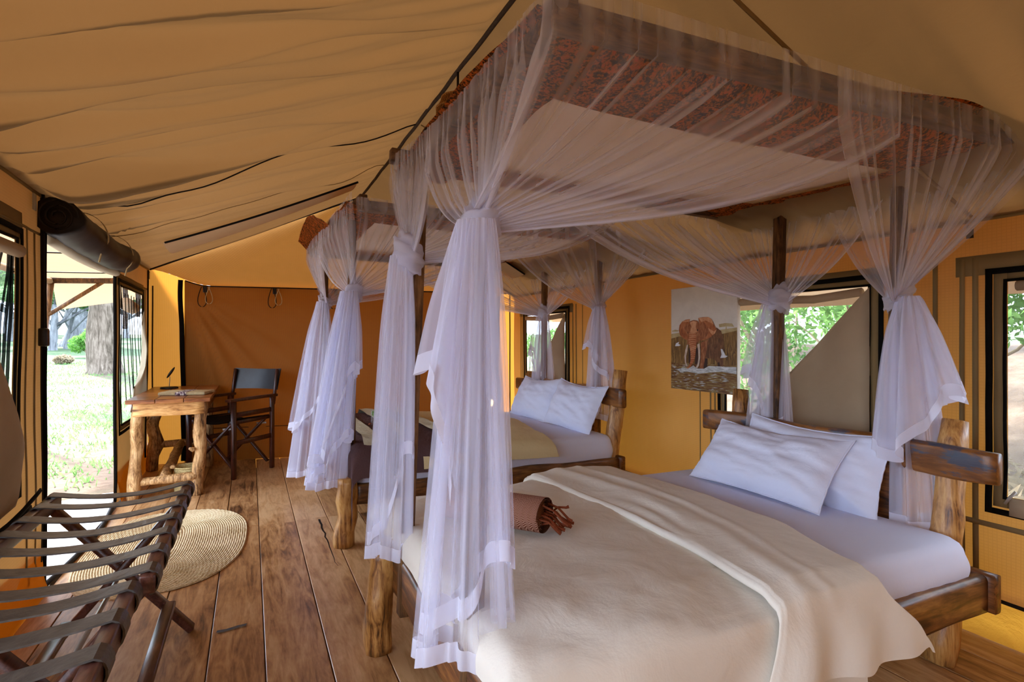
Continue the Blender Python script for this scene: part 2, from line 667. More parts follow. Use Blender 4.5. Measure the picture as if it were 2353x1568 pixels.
def ztop_back(s):
    x = s * 3.69
    return lerp(1.90, 1.755, sm(0, 0.55, x)) if x < 0.55 else 1.755


def Bw(s, z, off=0.0):
    p = BL.lerp(BR, s)
    d = 0.012 * nz(s * 6, z * 1.5, 23.0)
    # slack creases running down from the upper corner
    n_ = Vector((-0.147, -0.989, 0))
    return Vector((p.x, p.y, z)) + n_ * (d + off)


def holed(fn, a0, a1, z0f, z1f, holes, step=0.07):
    """a sheet over (a, z) with rectangular openings"""
    A = {a0, a1}
    for h in holes:
        A |= {h[0], h[1]}
    A = sorted(A)
    AA = []
    for i in range(len(A) - 1):
        n = max(1, int((A[i + 1] - A[i]) / step))
        AA += [lerp(A[i], A[i + 1], k / n) for k in range(n)]
    AA.append(A[-1])
    Z = sorted({0.0, 1.0} | {h[2] for h in holes} | {h[3] for h in holes})
    V, F, idx = [], [], {}
    zs = sorted(set([z0f(0)] + [h[2] for h in holes] + [h[3] for h in holes]))
    zs = [z for z in zs]
    ZZ = []
    top = z1f(0)
    zl = sorted(set(zs + [top]))
    for i in range(len(zl) - 1):
        n = max(1, int((zl[i + 1] - zl[i]) / step))
        ZZ += [lerp(zl[i], zl[i + 1], k / n) for k in range(n)]
    ZZ.append(zl[-1])
    for j, z in enumerate(ZZ):
        for i, a in enumerate(AA):
            idx[i, j] = len(V)
            zz = z if z < top - 1e-6 else z1f(a)
            V.append(fn(a, zz))
    for j in range(len(ZZ) - 1):
        for i in range(len(AA) - 1):
            ca, cz = (AA[i] + AA[i + 1]) / 2, (ZZ[j] + ZZ[j + 1]) / 2
            if any(h[0] < ca < h[1] and h[2] < cz < h[3] for h in holes):
                continue
            F.append((idx[i, j], idx[i + 1, j], idx[i + 1, j + 1], idx[i, j + 1]))
    return V, F


def copy_thing(root, loc, label):
    r = root.copy()
    COL.objects.link(r)
    r.location = loc
    r['label'] = label
    for ch in root.children:
        c = ch.copy()
        COL.objects.link(c)
        c.parent = r
        c.matrix_parent_inverse = ch.matrix_parent_inverse.copy()
        for g in ch.children:
            d = g.copy()
            COL.objects.link(d)
            d.parent = c
            d.matrix_parent_inverse = g.matrix_parent_inverse.copy()
    return r


def strip(fn, a0, a1, z0, z1, off, th=0.003, step=0.06, wav=0.0, seed=0):
    """a tape sewn onto a wall: real thickness, follows the cloth"""
    na, n2 = max(1, int(abs(a1 - a0) / step)), max(1, int(abs(z1 - z0) / step))

    def g(o):
        def f(u, v):
            a, z = lerp(a0, a1, u), lerp(z0, z1, v)
            if wav:
                if abs(z1 - z0) > abs(a1 - a0):
                    a += wav * nz(z * 5 + seed, seed * 3.0)
                else:
                    z += wav * nz(a * 5 + seed, seed * 3.0)
            return fn(a, z, o)
        return grid(f, na, n2)
    A, B = g(off), g(off + th)
    V, F = join(A, B)
    n = (na + 1) * (n2 + 1)
    rim = [i for i in range(na + 1)] + [j * (na + 1) + na for j in range(1, n2 + 1)] + \
          [n2 * (na + 1) + i for i in range(na - 1, -1, -1)] + [j * (na + 1) for j in range(n2 - 1, 0, -1)]
    for k in range(len(rim)):
        a, b = rim[k], rim[(k + 1) % len(rim)]
        F.append((a, b, b + n, a + n))
    return V, F


def frame(fn, y0, y1, z0, z1, w, off, th=0.003, seed=0, wav=0.003):
    return join(strip(fn, y0 - w, y0, z0 - w, z1 + w, off, th, wav=wav, seed=seed), strip(fn, y1, y1 + w, z0 - w, z1 + w, off, th, wav=wav, seed=seed + 1),
                strip(fn, y0, y1, z1, z1 + w, off, th, wav=wav, seed=seed + 2), strip(fn, y0, y1, z0 - w, z0, off, th, wav=wav, seed=seed + 3))


DOOR = (3.42, 4.98, -0.02, 1.84)
LIGHT_DOOR = (-0.85, 1.62, -0.02, 1.80)  # unseen opening behind the camera, added to let daylight in from the left
WL1 = (2.0, 3.06, 0.6, 1.63)
WL2 = (5.2, 6.16, 0.56, 1.62)
WR1 = (1.80, 2.72, 0.60, 1.47)
WR2 = (0.30, 1.235, 0.57, 1.44)
WR3 = (4.76, 5.62, 0.62, 1.48)

# ---------------------------------------------------------------- floor of planks
fl = struct('floor', (0.9, 2.7, 0))
mk('subfloor', *box(-0.88, 2.69, YF, 6.05, -0.10, -0.035, 0.002), M['hewn'], fl, False)
xs = [-0.88, -0.76, -0.555, -0.352, -0.146, 0.05, 0.272, 0.475, 0.69, 0.88, 1.09, 1.28, 1.49, 1.70, 1.90, 2.11, 2.31, 2.51, 2.695]
for i in range(len(xs) - 1):
    x0, x1 = xs[i], xs[i + 1]
    yend = lerp(6.5, 5.95, ((x0 + x1) / 2 - XL) / 3.69) - 0.03
    cuts = [YF, 0.25 + 0.5 * (i % 2) * 0.0, 4.035 + 0.012 * math.sin(i * 2.2), yend]
    for k in range(3):
        g = 0.0022
        dz = 0.002 * math.sin(i * 5.1 + k * 2.3)
        V, F = bevel_box(x1 - x0 - 2 * g, cuts[k + 1] - cuts[k] - 2 * g, 0.034, 0.002, 1)
        o = mk('plank', V, F, M['plank'], fl, False)
        o.matrix_parent_inverse = Matrix.Identity(4)
        o.location = Vector(((x0 + x1) / 2, (cuts[k] + cuts[k + 1]) / 2, -0.017 + dz)) - Vector(fl.location)

# an old streak of blue paint and a split in the boards
t_ = NT('blue_paint_smear')
v_ = t_.coord()
t_.principled(t_.ramp(t_.noise(v_, 60, 4, 0.7), [(0.4, '#3b4652'), (0.6, '#5a5148')]), 0.6)
mk('paint_smear', [(-0.128, 2.615, 0.0032), (-0.10, 2.608, 0.0032), (-0.06, 2.622, 0.0032), (-0.018, 2.630, 0.0032), (-0.012, 2.648, 0.0032), (-0.05, 2.645, 0.0032), (-0.09, 2.632, 0.0032), (-0.125, 2.634, 0.0032)], [tuple(range(8))], t_.m, fl, False)
pts = [(0.418 + 0.012 * nz(k * 0.9, 2), lerp(3.99, 3.12, k / 14)) for k in range(15)]
V = [(x - 0.006 * (1 - k / 14) - 0.001, y, 0.0030) for k, (x, y) in enumerate(pts)] + [(x + 0.006 * (1 - k / 14) + 0.001, y, 0.0030) for k, (x, y) in enumerate(pts)]
mk('board_split', V, [(k, k + 1, k + 16, k + 15) for k in range(14)], M['blackpipe'], fl, False)

# groundsheet skirts between floor boards and wall hems
def skirt_fn(x0, x1, z0, z1, y0, y1):
    def f(u, v):
        y = lerp(y0, y1, u)
        return Vector((lerp(x0, x1, v) + 0.02 * nz(y * 5, v * 2), y, lerp(z0, z1, v) + 0.025 * nz(y * 4, v * 3, 5) * math.sin(PI * v)))
    return f
tr = mk('trim_1', *grid(skirt_fn(2.69, 2.84, -0.03, 0.19, YF, 5.95), 120, 6), M['skirt'], None, kind='structure')
tr = mk('trim_2', *grid(skirt_fn(-0.875, -0.925, -0.03, 0.22, 1.64, 3.40), 50, 6), M['skirt'], None, kind='structure')
tr = mk('trim_3', *grid(skirt_fn(-0.875, -0.925, -0.03, 0.22, 5.1, 6.5), 40, 6), M['skirt'], None, kind='structure')

# ---------------------------------------------------------------- walls
wl = struct('wall_left', (XL, 2.7, 0))
V, F = holed(Lw, YF, 6.5, lambda a: 0.10, lambda a: ZL, [DOOR, WL1, WL2, LIGHT_DOOR])
mk('canvas', V, F, M['walll'], wl)
for k, y in enumerate((3.19, 3.30, 5.07, 1.85, 1.72, 6.28, 6.33)):
    mk('seam_band', *strip(Lw, y, y + 0.018, 0.10, 1.70, 0.002, 0.002), M['khaki'], wl)
mk('seam_band', *strip(Lw, 1.6, 3.38, 1.70, 1.712, 0.002, 0.002), M['khaki'], wl)
mk('seam_band', *strip(Lw, 5.05, 6.45, 1.69, 1.705, 0.002, 0.002), M['khaki'], wl)
mk('khaki_panel', *strip(Lw, 5.10, 6.24, 1.625, 1.72, 0.0015, 0.001), M['khaki'], wl)
mk('khaki_panel', *strip(Lw, 1.9, 3.14, 1.64, 1.76, 0.0015, 0.001), M['khaki'], wl)
mk('eave_binding', *strip(Lw, YF, 6.48, 1.885, 1.90, 0.003, 0.004), M['khaki'], wl)
for y in (3.27, 5.03, 6.44):
    mk('eave_tab', *join(strip(Lw, y - 0.02, y + 0.02, 1.80, 1.875, 0.012, 0.006)), M['paleflap'], wl)
mk('corner_zip', *tube([Lw(6.40 - 0.10 * sm(0.4, 1.7, 1.88 - z) + 0.008 * nz(z * 5, 2), z, 0.012) for z in np.linspace(0.1, 1.88, 40)], 0.008, 6), M['blackpipe'], wl)

wr = struct('wall_right', (XR, 2.7, 0))
V, F = holed(Rw, YF, 5.95, lambda a: 0.13, lambda a: ZR, [WR1, WR2, WR3])
mk('canvas', V, F, M['wall'], wr)
for y, w in ((1.335, 0.022), (1.385, 0.02), (1.49, 0.02), (1.68, 0.025), (2.815, 0.012), (2.855, 0.012), (2.955, 0.008),
             (4.56, 0.014), (4.62, 0.014), (4.45, 0.008), (5.72, 0.012), (5.76, 0.012), (0.2, 0.02), (0.12, 0.02)):
    mk('seam_band', *strip(Rw, y, y + w, 0.14, 1.55, 0.002, 0.002), M['khaki'], wr)
for (a, b) in ((0.1, 1.42), (1.66, 2.86), (4.63, 5.8)):
    mk('seam_band', *strip(Rw, a, b, 0.43, 0.452, 0.004, 0.002), M['khaki'], wr)
    mk('khaki_panel', *strip(Rw, a, b, 1.475, 1.56, 0.0015, 0.001), M['khaki'], wr)
mk('seam_band', *strip(Rw, YF, 5.93, 0.13, 0.145, 0.003, 0.003), M['blackpipe'], wr)
mk('eave_binding', *strip(Rw, YF, 5.93, 1.70, 1.712, 0.004, 0.003), M['khaki'], wr)
for y in (1.36, 2.80, 4.10):
    mk('eave_tab', *strip(Rw, y - 0.012, y + 0.012, 1.635, 1.69, 0.01, 0.008), M['blackpipe'], wr)

wb = struct('wall_back', (0.9, 6.3, 0))
V, F = grid(lambda u, v: Bw(u, lerp(-0.12, ztop_back(u), v)), 70, 26)
mk('canvas', V, F, M['wall'], wb)


def door_flap(off):
    def f(u, v):
        s = lerp(0.088, 0.938, u)
        z = lerp(0.0, ztop_back(s) - 0.012, v)
        # diagonal slack folds hanging from the top corner
        x = s * 3.69 - 0.32
        h = 1.75 - z
        r = math.hypot(x, h)
        th = math.atan2(h, x + 1e-4)
        fold = 0.0
        if 0.1 < r < 2.2:
            amp = 0.055 * sm(0.1, 0.5, r) * (1 - sm(1.2, 2.2, r))
            for c, wd, a in ((1.12, 0.07, 1.0), (0.92, 0.06, 0.8), (0.68, 0.08, 0.7), (0.45, 0.07, 0.35), (1.3, 0.05, 0.6)):
                cc = c + 0.06 * nz(r * 2, c * 5)
                fold += a * math.exp(-((th - cc) / wd) ** 2)
            fold *= amp
        p = Bw(s, z, 0.035 + 0.012 * nz(s * 7, z * 2, 40) + fold)
        return p
    return f


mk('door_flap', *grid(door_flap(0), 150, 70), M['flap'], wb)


def thick_line(pts, w, t=0.006, flatdir=(0, -1, 0)):
    V, F = [], []
    fd = Vector(flatdir) * t
    for i, p in enumerate(pts):
        p = Vector(p)
        d = (Vector(pts[min(i + 1, len(pts) - 1)]) - Vector(pts[max(i - 1, 0)])).normalized()
        s = d.cross(Vector(flatdir)).normalized() * (w / 2)
        V += [p - s, p + s, p + s + fd, p - s + fd]
    n = len(pts)
    for i in range(n - 1):
        for k in range(4):
            F.append((i * 4 + k, i * 4 + (k + 1) % 4, (i + 1) * 4 + (k + 1) % 4, (i + 1) * 4 + k))
    F += [(3, 2, 1, 0), tuple((n - 1) * 4 + k for k in range(4))]
    return V, F


mk('flap_edge_tape', *thick_line([Bw(0.080 + 0.012 * nz(z * 2.2, 7) + 0.006 * sm(1.8, 0.9, z), z, 0.05) for z in np.linspace(0.02, 1.80, 46)], 0.042), M['blacktape'], wb)
mk('flap_edge_tape', *thick_line([Bw(0.943 + 0.006 * nz(z * 2.6, 17), z, 0.05) for z in np.linspace(0.02, 1.72, 46)], 0.045), M['blacktape'], wb)
mk('top_piping', *tube([Bw(s, ztop_back(s) - 0.01, 0.045) for s in np.linspace(0.09, 0.99, 60)], 0.006, 6), M['blackpipe'], wb)
mk('waist_piping', *tube([Bw(s, 0.33, 0.055) for s in np.linspace(0.10, 0.93, 60)], 0.0035, 5), M['blackpipe'], wb)
for s0 in (0.138, 0.31, 0.47, 0.66):
    c = Bw(s0, ztop_back(s0) - 0.05, 0.06)
    mk('toggle_clip', *box(c.x - 0.018, c.x + 0.018, c.y - 0.012, c.y + 0.02, c.z - 0.025, c.z + 0.035, 0.004), M['blackmetal'], wb)
    for dx, m_, ln in ((0.03, 'web', 0.17), (-0.03, 'blackpipe', 0.20)):
        P = []
        for k in range(17):
            a = k / 16
            P.append((c.x + dx + 0.035 * math.sin(a * 2 * PI) * (1 if dx > 0 else -1) + 0.012 * a, c.y - 0.012 - 0.01 * math.sin(PI * a), c.z + 0.03 - ln * math.sin(PI * a)))
        mk('toggle_loop', *tube(P, 0.0045, 6), M[m_], wb)
for s0, dx in ((0.012, 0), (0.985, 0)):
    mk('corner_zip', *tube([Bw(s0, z, 0.012) for z in np.linspace(0.02, 1.74, 30)], 0.007, 6), M['blackpipe'], wb)

# the tent front behind the photographer, laced shut
wf = struct('wall_front', (0.9, YF, 0))


def gable_z(x):
    return lerp(ZL, RZ, (x - XL) / (RX - XL)) if x < RX else lerp(RZ, ZR, (x - RX) / (XR - RX))


for (xa, xb, zl) in ((XL, 0.3, 0.0), (0.3, 1.6, 0.0), (1.6, XR, 0.0)):
    mk('canvas', *grid(lambda u, v, xa=xa, xb=xb, zl=zl: Vector((lerp(xa, xb, u), YF, lerp(zl, gable_z(lerp(xa, xb, u)), v))), 14, 12), M['walll'], wf)

# ---------------------------------------------------------------- ceiling: two canvas slopes, sloping end panel, ridge
ce = struct('ceiling', (RX, 2.5, 2.5))


def ripple(y, q, sd):
    w = 0.0
    for k, (fr, am) in enumerate(((13.0, 0.036), (26.0, 0.040), (45.0, 0.028), (78.0, 0.013))):
        ph = 2.2 * nz(q * 1.3 + k * 3, sd) + 1.5 * nz(y * 0.8, k * 5.0, sd)
        w += am * math.sin(y * fr + ph * 2.2 + q * (k - 1) * 0.7) * (0.55 + 0.65 * nz(y * 1.7, q * 2.5, k * 7.7 + sd))
    return w * (0.45 + 0.8 * (1 - q) ** 1.2) * (1 - 0.8 * sm(4.1, 4.8, y))


def roof_left(p, q):
    yb = lerp(6.5, RY, q)
    y = lerp(YF, yb, p)
    x = lerp(XL, RX, q)
    z = lerp(ZL, RZ, q) - 0.03 * math.sin(PI * q)
    sag = ripple(y, q, 1.0)
    # a deeper slack fold hanging between two roof poles
    yc = 3.23 - 0.32 * q
    sag += -0.075 * math.exp(-((y - yc) / (0.07 + 0.07 * q)) ** 2) * (1 - 0.45 * q) * sm(0.0, 0.08, q)
    yc2 = 2.15 - 0.25 * q
    sag += -0.03 * math.exp(-((y - yc2) / (0.10 + 0.10 * q)) ** 2) * (1 - 0.4 * q)
    edge = sm(0, 0.06, q) * sm(1, 0.95, q) * sm(1.0, 0.93, p)
    return Vector((x - 0.30 * sag * edge, y, z + 0.95 * sag * edge))


def roof_right(p, q):
    yb = lerp(5.95, RY, q)
    y = lerp(YF, yb, p)
    x = lerp(XR, RX, q)
    z = lerp(ZR, RZ, q) - 0.02 * math.sin(PI * q)
    sag = 0.35 * ripple(y, q, 9.0) + 0.02 * nz(y * 1.1, q * 1.5, 31)
    edge = sm(0, 0.06, q) * sm(1, 0.95, q) * sm(1.0, 0.93, p)
    return Vector((x, y, z + sag * edge))


mk('roof_slope', *grid(roof_left, 420, 44), M['roof'], ce)
mk('roof_slope', *grid(roof_right, 200, 30), M['roof'], ce)
AP = Vector((RX, RY, RZ))
mk('end_panel', *grid(lambda s, t: Bw(s, ztop_back(s)).lerp(AP, t) + Vector((0, 0, 0.02 * nz(s * 6, t * 3, 50) * math.sin(PI * t))), 60, 24), M['gable'], ce)
mk('ridge_binding', *tube([(RX + 0.006 * nz(y * 3, 1), y, RZ - 0.012 + 0.006 * nz(y * 4, 9)) for y in np.linspace(YF, RY, 60)], 0.010, 6), M['ridge'], ce)
mk('hip_piping', *tube([Vector((XL + 0.03, 6.42, ZL - 0.01)).lerp(AP + Vector((0, -0.02, -0.02)), t) for t in np.linspace(0, 1, 30)], 0.008, 6), M['blackpipe'], ce)
mk('hip_piping', *tube([Vector((XR - 0.03, 5.88, ZR - 0.0)).lerp(AP + Vector((0, -0.02, -0.02)), t) for t in np.linspace(0, 1, 30)], 0.008, 6), M['blackpipe'], ce)


def on_left_roof(x, y, off=0.0):
    q = (x - XL) / (RX - XL)
    return Vector((x, y, lerp(ZL, RZ, q) - 0.03 * math.sin(PI * q) - off))


def on_right_roof(x, y, off=0.0):
    q = (XR - x) / (XR - RX)
    return Vector((x, y, lerp(ZR, RZ, q) - 0.02 * math.sin(PI * q) - off))


# vent flap near the end of each slope
def vent(on, x0, x1, ya0, ya1, yb0, yb1):
    return grid(lambda u, v: on(lerp(x0, x1, u), lerp(lerp(ya0, ya1, u), lerp(yb0, yb1, u), v), 0.024 + 0.012 * math.sin(PI * v)), 30, 5)


mk('vent_flap', *vent(on_left_roof, -0.62, 0.76, 5.12, 4.50, 5.72, 4.80), M['vent'], ce)
mk('vent_zip', *tube([on_left_roof(lerp(-0.60, 0.76, t), lerp(5.09, 4.49, t), 0.032) for t in np.linspace(0, 1, 20)], 0.008, 6), M['blacktape'], ce)
mk('vent_flap', *vent(on_right_roof, 2.4, 1.08, 4.9, 4.45, 5.3, 4.72), M['vent'], ce)
mk('vent_zip', *tube([on_right_roof(lerp(2.4, 1.05, t), lerp(4.9, 4.45, t), 0.022) for t in np.linspace(0, 1, 20)], 0.008, 6), M['blacktape'], ce)
mk('roof_seam', *tube([roof_left((3.66 - 0.16 * (x - XL) - YF) / (lerp(6.5, RY, (x - XL) / 1.83) - YF), (x - XL) / 1.83) - Vector((0, 0, 0.009)) for x in np.linspace(XL + 0.05, RX, 30)], 0.004, 5), M['blackpipe'], ce)
mk('roof_seam', *tube([roof_left((4.62 - 0.2 * (x - XL) - YF) / (lerp(6.5, RY, (x - XL) / 1.83) - YF), (x - XL) / 1.83) - Vector((0, 0, 0.007)) for x in np.linspace(XL + 0.05, RX, 30)], 0.0025, 5), M['khaki'], ce)
mk('roof_seam', *tube([on_right_roof(x, 1.338, 0.012) for x in np.linspace(RX + 0.02, XR - 0.05, 30)], 0.007, 6), M['khaki'], ce)
mk('roof_seam', *tube([on_right_roof(x, 3.35, 0.008) for x in np.linspace(RX + 0.02, XR - 0.05, 30)], 0.004, 6), M['khaki'], ce)

# outer fly sheet over the tent, its eaves shading the walls; runs on as the awning beside the entrance
fly = struct('roof_fly', (0.9, 3.2, 2.6))
for PR, nm in (([(-2.30, 2.00), (-1.6, 2.03), (-0.95, 2.04), (-0.90, 1.93)], 'awning_sheet'), ([(2.74, 1.745), (3.1, 1.60), (3.42, 1.50), (3.43, 1.43)], 'eave_sheet')):
    def fly_fn(u, v, PR=PR):
        t = u * (len(PR) - 1)
        k = min(len(PR) - 2, int(t))
        t -= k
        y = lerp(YF - 0.2, 9.0 if PR[0][0] < 0 else 6.3, v)
        return Vector((lerp(PR[k][0], PR[k + 1][0], t), y, lerp(PR[k][1], PR[k + 1][1], t) + 0.012 * nz(u * 8, y * 1.5, 60)))
    mk(nm, *grid(fly_fn, 30, 60), M['fly'], fly)
mk('fly_end_panel', *grid(lambda u, v: Vector((lerp(-2.30, -0.9, u), 9.0 + 0.25 * v, 2.01 + 0.02 * u - lerp(0.0, 0.16 + 0.24 * (1 - u), v))), 12, 6), M['fly'], fly)
mk('awning_pole', *tube([(-2.30, -1.2, 1.96), (-2.30, 9.0, 1.96)], 0.04, 10), M['branch'], fly)
mk('awning_pole', *tube([(-2.30, 8.95, 1.97), (-0.9, 8.95, 2.02)], 0.04, 10), M['pole'], fly)
mk('awning_pole', *tube([(-1.75, 8.95, 1.97), (-2.36, 8.95, 1.50)], 0.025, 8), M['pole'], fly)
mk('awning_pole', *tube([(-2.30, 8.95, 1.97), (-2.52, 9.0, -0.1)], 0.045, 10), M['pole'], fly)
mk('awning_pole', *tube([(-2.30, 0.0, 1.97), (-2.42, 0.0, -0.1)], 0.045, 10), M['pole'], fly)
for y in (6.0, 7.6):
    mk('awning_cord', *tube([(-2.28, y, 1.93), (-0.95, y + 0.1, 1.98)], 0.007, 5), M['blackpipe'], fly)
for x, l_ in ((-1.50, 0.62), (-1.36, 0.46)):
    mk('awning_strap', *thick_line([(x, 8.90, 1.98), (x + 0.01, 8.90, 1.98 - l_ / 2), (x, 8.90, 1.98 - l_)], 0.06), M['rollblack'], fly)

# ---------------------------------------------------------------- windows and entrance
def window(name, fn, h, side, seed):
    w = struct(name, (XL if side < 0 else XR, (h[0] + h[1]) / 2, (h[2] + h[3]) / 2))
    y0, y1, z0, z1 = h
    mk('tape_border', *frame(fn, y0 - 0.05, y1 + 0.05, z0 - 0.055, z1 + 0.035, 0.024, 0.004, 0.004, seed), M['blacktape'], w)
    mk('khaki_border', *frame(fn, y0 - 0.002, y1 + 0.002, z0 - 0.002, z1 + 0.002, 0.045, 0.002, 0.0015, seed), M['khaki'], w)
    mk('zip_border', *frame(fn, y0, y1, z0, z1, 0.011, 0.006, 0.006, seed + 9, 0.005), M['blacktape'], w)
    mk('screen', *grid(lambda u, v: fn(lerp(y0, y1, u), lerp(z0, z1, v), -0.006), 8, 8), M['screen'], w)
    return w


def ribbon_on(fn, pts, w, off=0.0):
    return tube([fn(a, z, off) for a, z in pts], w, 5, flat=0.4)


def flap_poly(fn, poly, n=26, off=0.02, bulge=0.03, mat='tanflap', parent=None, name='flap', th=0.004):
    """a hanging window flap, its outline in wall coordinates, bellied into the room"""
    cx = sum(p[0] for p in poly) / len(poly)
    cz = sum(p[1] for p in poly) / len(poly)
    ring = []
    for i in range(len(poly)):
        a, b = poly[i], poly[(i + 1) % len(poly)]
        m = max(2, int(math.hypot(a[0] - b[0], a[1] - b[1]) / 0.05))
        ring += [(lerp(a[0], b[0], k / m), lerp(a[1], b[1], k / m)) for k in range(m)]
    L = len(ring)
    R = 8
    V, F = [], []
    for layer in (0, th):
        for r in range(R + 1):
            t = r / R
            for (a, z) in ring:
                aa, zz = lerp(cx, a, t), lerp(cz, z, t)
                V.append(fn(aa, zz, off + layer + bulge * (1 - t ** 2) + 0.012 * nz(aa * 4, zz * 4, 70)))
    b = (R + 1) * L
    for lay in (0, b):
        for r in range(R):
            for k in range(L):
                F.append((lay + r * L + k, lay + r * L + (k + 1) % L, lay + (r + 1) * L + (k + 1) % L, lay + (r + 1) * L + k))
    for k in range(L):
        F.append((R * L + k, R * L + (k + 1) % L, b + R * L + (k + 1) % L, b + R * L + k))
    return mk(name, V, F, M[mat], parent)


w1 = window('window_1', Lw, WL1, -1, 1)
for k, (a0, a1) in enumerate(((2.99, 2.86), (3.02, 2.92), (2.95, 2.6), (3.04, 2.98))):
    mk('screen_fold', *ribbon_on(Lw, [(lerp(a0, a1, t) + 0.02 * nz(t * 4, k * 3), lerp(1.6, 0.75, t)) for t in np.linspace(0, 1, 24)], 0.009 + 0.004 * (k % 2)), M['screenfold'], w1)
flap_poly(Lw, [(2.0, 1.45), (2.45, 1.5), (2.9, 0.92), (3.05, 0.68), (2.97, 0.52), (2.0, 0.48)], parent=w1, bulge=0.10, off=0.03)
mk('flap_hem', *ribbon_on(Lw, [(lerp(2.3, 3.0, t), 0.52 + 0.05 * t * t) for t in np.linspace(0, 1, 14)], 0.012, 0.11), M['blacktape'], w1)
mk('flap_hem', *ribbon_on(Lw, [(lerp(2.3, 2.99, t), 0.455 + 0.05 * t * t) for t in np.linspace(0, 1, 14)], 0.012, 0.08), M['blacktape'], w1)
mk('rolled_blind', *tube([Lw(2.05, 1.57, 0.035), Lw(3.0, 1.575, 0.03)], 0.028, 10), M['tanflap'], w1)
w2 = window('window_2', Lw, WL2, -1, 21)
for k in range(7):
    a0 = lerp(5.27, 6.05, k / 6)
    mk('screen_fold', *ribbon_on(Lw, [(lerp(a0, a0 + 0.16 + 0.05 * (k % 3), t) + 0.015 * nz(t * 3, k * 7), lerp(1.58, 0.7, t)) for t in np.linspace(0, 1, 20)], 0.008), M['screenfold'], w2)
flap_poly(Lw, [(6.18, 1.50), (6.10, 1.38), (5.98, 0.95), (5.62, 0.80), (5.45, 0.62), (6.18, 0.60)], parent=w2, mat='paleflap', bulge=0.05)
mk('rolled_blind', *tube([Lw(5.8, 1.52, -0.06), Lw(6.12, 1.50, -0.06)], 0.055, 12), M['tanflap'], w2)
w3 = window('window_3', Rw, WR1, 1, 31)
flap_poly(Rw, [(1.79, 1.465), (2.70, 0.575), (2.5, 0.56), (1.79, 0.56)], parent=w3, bulge=0.03, off=0.012)
mk('rolled_blind', *tube([Rw(1.83, 1.445, 0.012), Rw(2.1, 1.425, 0.016), Rw(2.4, 1.44, 0.014), Rw(2.7, 1.44, 0.012)], 0.022, 8), M['tanflap'], w3)
w4 = window('window_4', Rw, WR2, 1, 41)
mk('rolled_blind', *tube([Rw(0.32, 1.42, 0.012), Rw(1.2, 1.42, 0.012)], 0.02, 8), M['tanflap'], w4)
mk('zip_pull', *tube([Rw(1.20, 0.60, 0.02), Rw(1.215, 0.575, 0.03), Rw(1.235, 0.545, 0.02)], 0.006, 6), M['steel'], w4)
mk('lower_flap', *strip(Rw, 0.3, 1.22, 0.50, 0.57, 0.012, 0.012), M['tanflap'], w4)
w5 = window('window_5', Rw, WR3, 1, 51)
flap_poly(Rw, [(4.765, 1.47), (5.6, 0.62), (5.4, 0.6), (4.765, 0.6)], parent=w5, bulge=0.02, off=0.012)
mk('rolled_blind', *tube([Rw(4.8, 1.45, 0.012), Rw(5.2, 1.43, 0.016), Rw(5.6, 1.45, 0.012)], 0.025, 8), M['tanflap'], w5)
for k, (a, b) in enumerate(((5.5, 5.58), (5.3, 5.42), (5.1, 5.12))):
    mk('screen_fold', *ribbon_on(Rw, [(lerp(a, b, t), lerp(1.45, 0.7, t)) for t in np.linspace(0, 1, 10)], 0.005), M['screenfold'], w5)

d1 = struct('door_1', (XL, 4.2, 0))
roll = []
for i in range(33):
    t = i / 32
    roll.append((XL + 0.075 + 0.012 * nz(t * 4, 2), lerp(3.36, 4.95, t), 1.795 - 0.03 * math.sin(PI * t) + 0.01 * nz(t * 3, 8)))
V, F = tube(roll, [0.090 * (1 + 0.06 * nz(i * 0.4, 3)) for i in range(33)], 20, 0.12, 3, True, 1.12)
rf = mk('rolled_flap', V, F, M['rollblack'], d1)
sp = []
for k in range(46):
    a = k / 45 * 5 * PI
    r = 0.082 * (1 - k / 60)
    sp.append((XL + 0.075 + r * math.cos(a), 3.352, 1.795 + r * math.sin(a)))
mk('roll_edge', *tube(sp, 0.005, 5), M['rollblack'], rf)
for y in (3.78, 4.52):
    P = [(XL + 0.075 + 0.103 * math.cos(a), y + 0.05 * (0.55 * PI - a), 1.79 + 0.112 * math.sin(a)) for a in np.linspace(0.6 * PI, -0.30 * PI, 16)]
    P.append((P[-1][0] - 0.012, P[-1][1] + 0.005, P[-1][2] - 0.05))
    V, F = [], []
    for j, (x, yy, z) in enumerate(P):
        for (e, d) in ((-1, 0), (1, 0), (1, 0.004), (-1, 0.004)):
            V.append((x + d, yy + e * 0.013, z))
    for j in range(len(P) - 1):
        for c in range(4):
            F.append((j * 4 + c, j * 4 + (c + 1) % 4, j * 4 + 4 + (c + 1) % 4, j * 4 + 4 + c))
    F += [(3, 2, 1, 0), tuple(len(V) - 4 + c for c in range(4))]
    mk('tie_strap', V, F, M['web'], rf)
mk('roll_under', *tube([(XL + 0.02, lerp(3.45, 4.95, t), 1.70 - 0.02 * math.sin(PI * t)) for t in np.linspace(0, 1, 14)], 0.03, 8), M['paleflap'], d1)
for yy, sgn in ((DOOR[0], 1), (DOOR[1], -1)):
    mk('zip_edge', *tube([Lw(yy + 0.010 * nz(z * 4, yy) - sgn * 0.012 * sm(1.2, 0.2, z), z, 0.008) for z in np.linspace(0.02, 1.84, 44)], 0.011, 6), M['blacktape'], d1)
mk('zip_edge', *tube([Lw(3.385 + 0.006 * nz(z * 3, 4), z, 0.014) for z in np.linspace(1.22, 1.90, 20)], 0.007, 6), M['blackpipe'], d1)
mk('jamb_cord', *tube([Lw(3.375, z, 0.008) for z in np.linspace(0.15, 1.88, 20)], 0.003, 5), M['blackpipe'], d1)
mk('toggle', *box(XL + 0.005, XL + 0.04, 3.335, 3.385, 1.175, 1.26, 0.008), M['blackmetal'], d1)
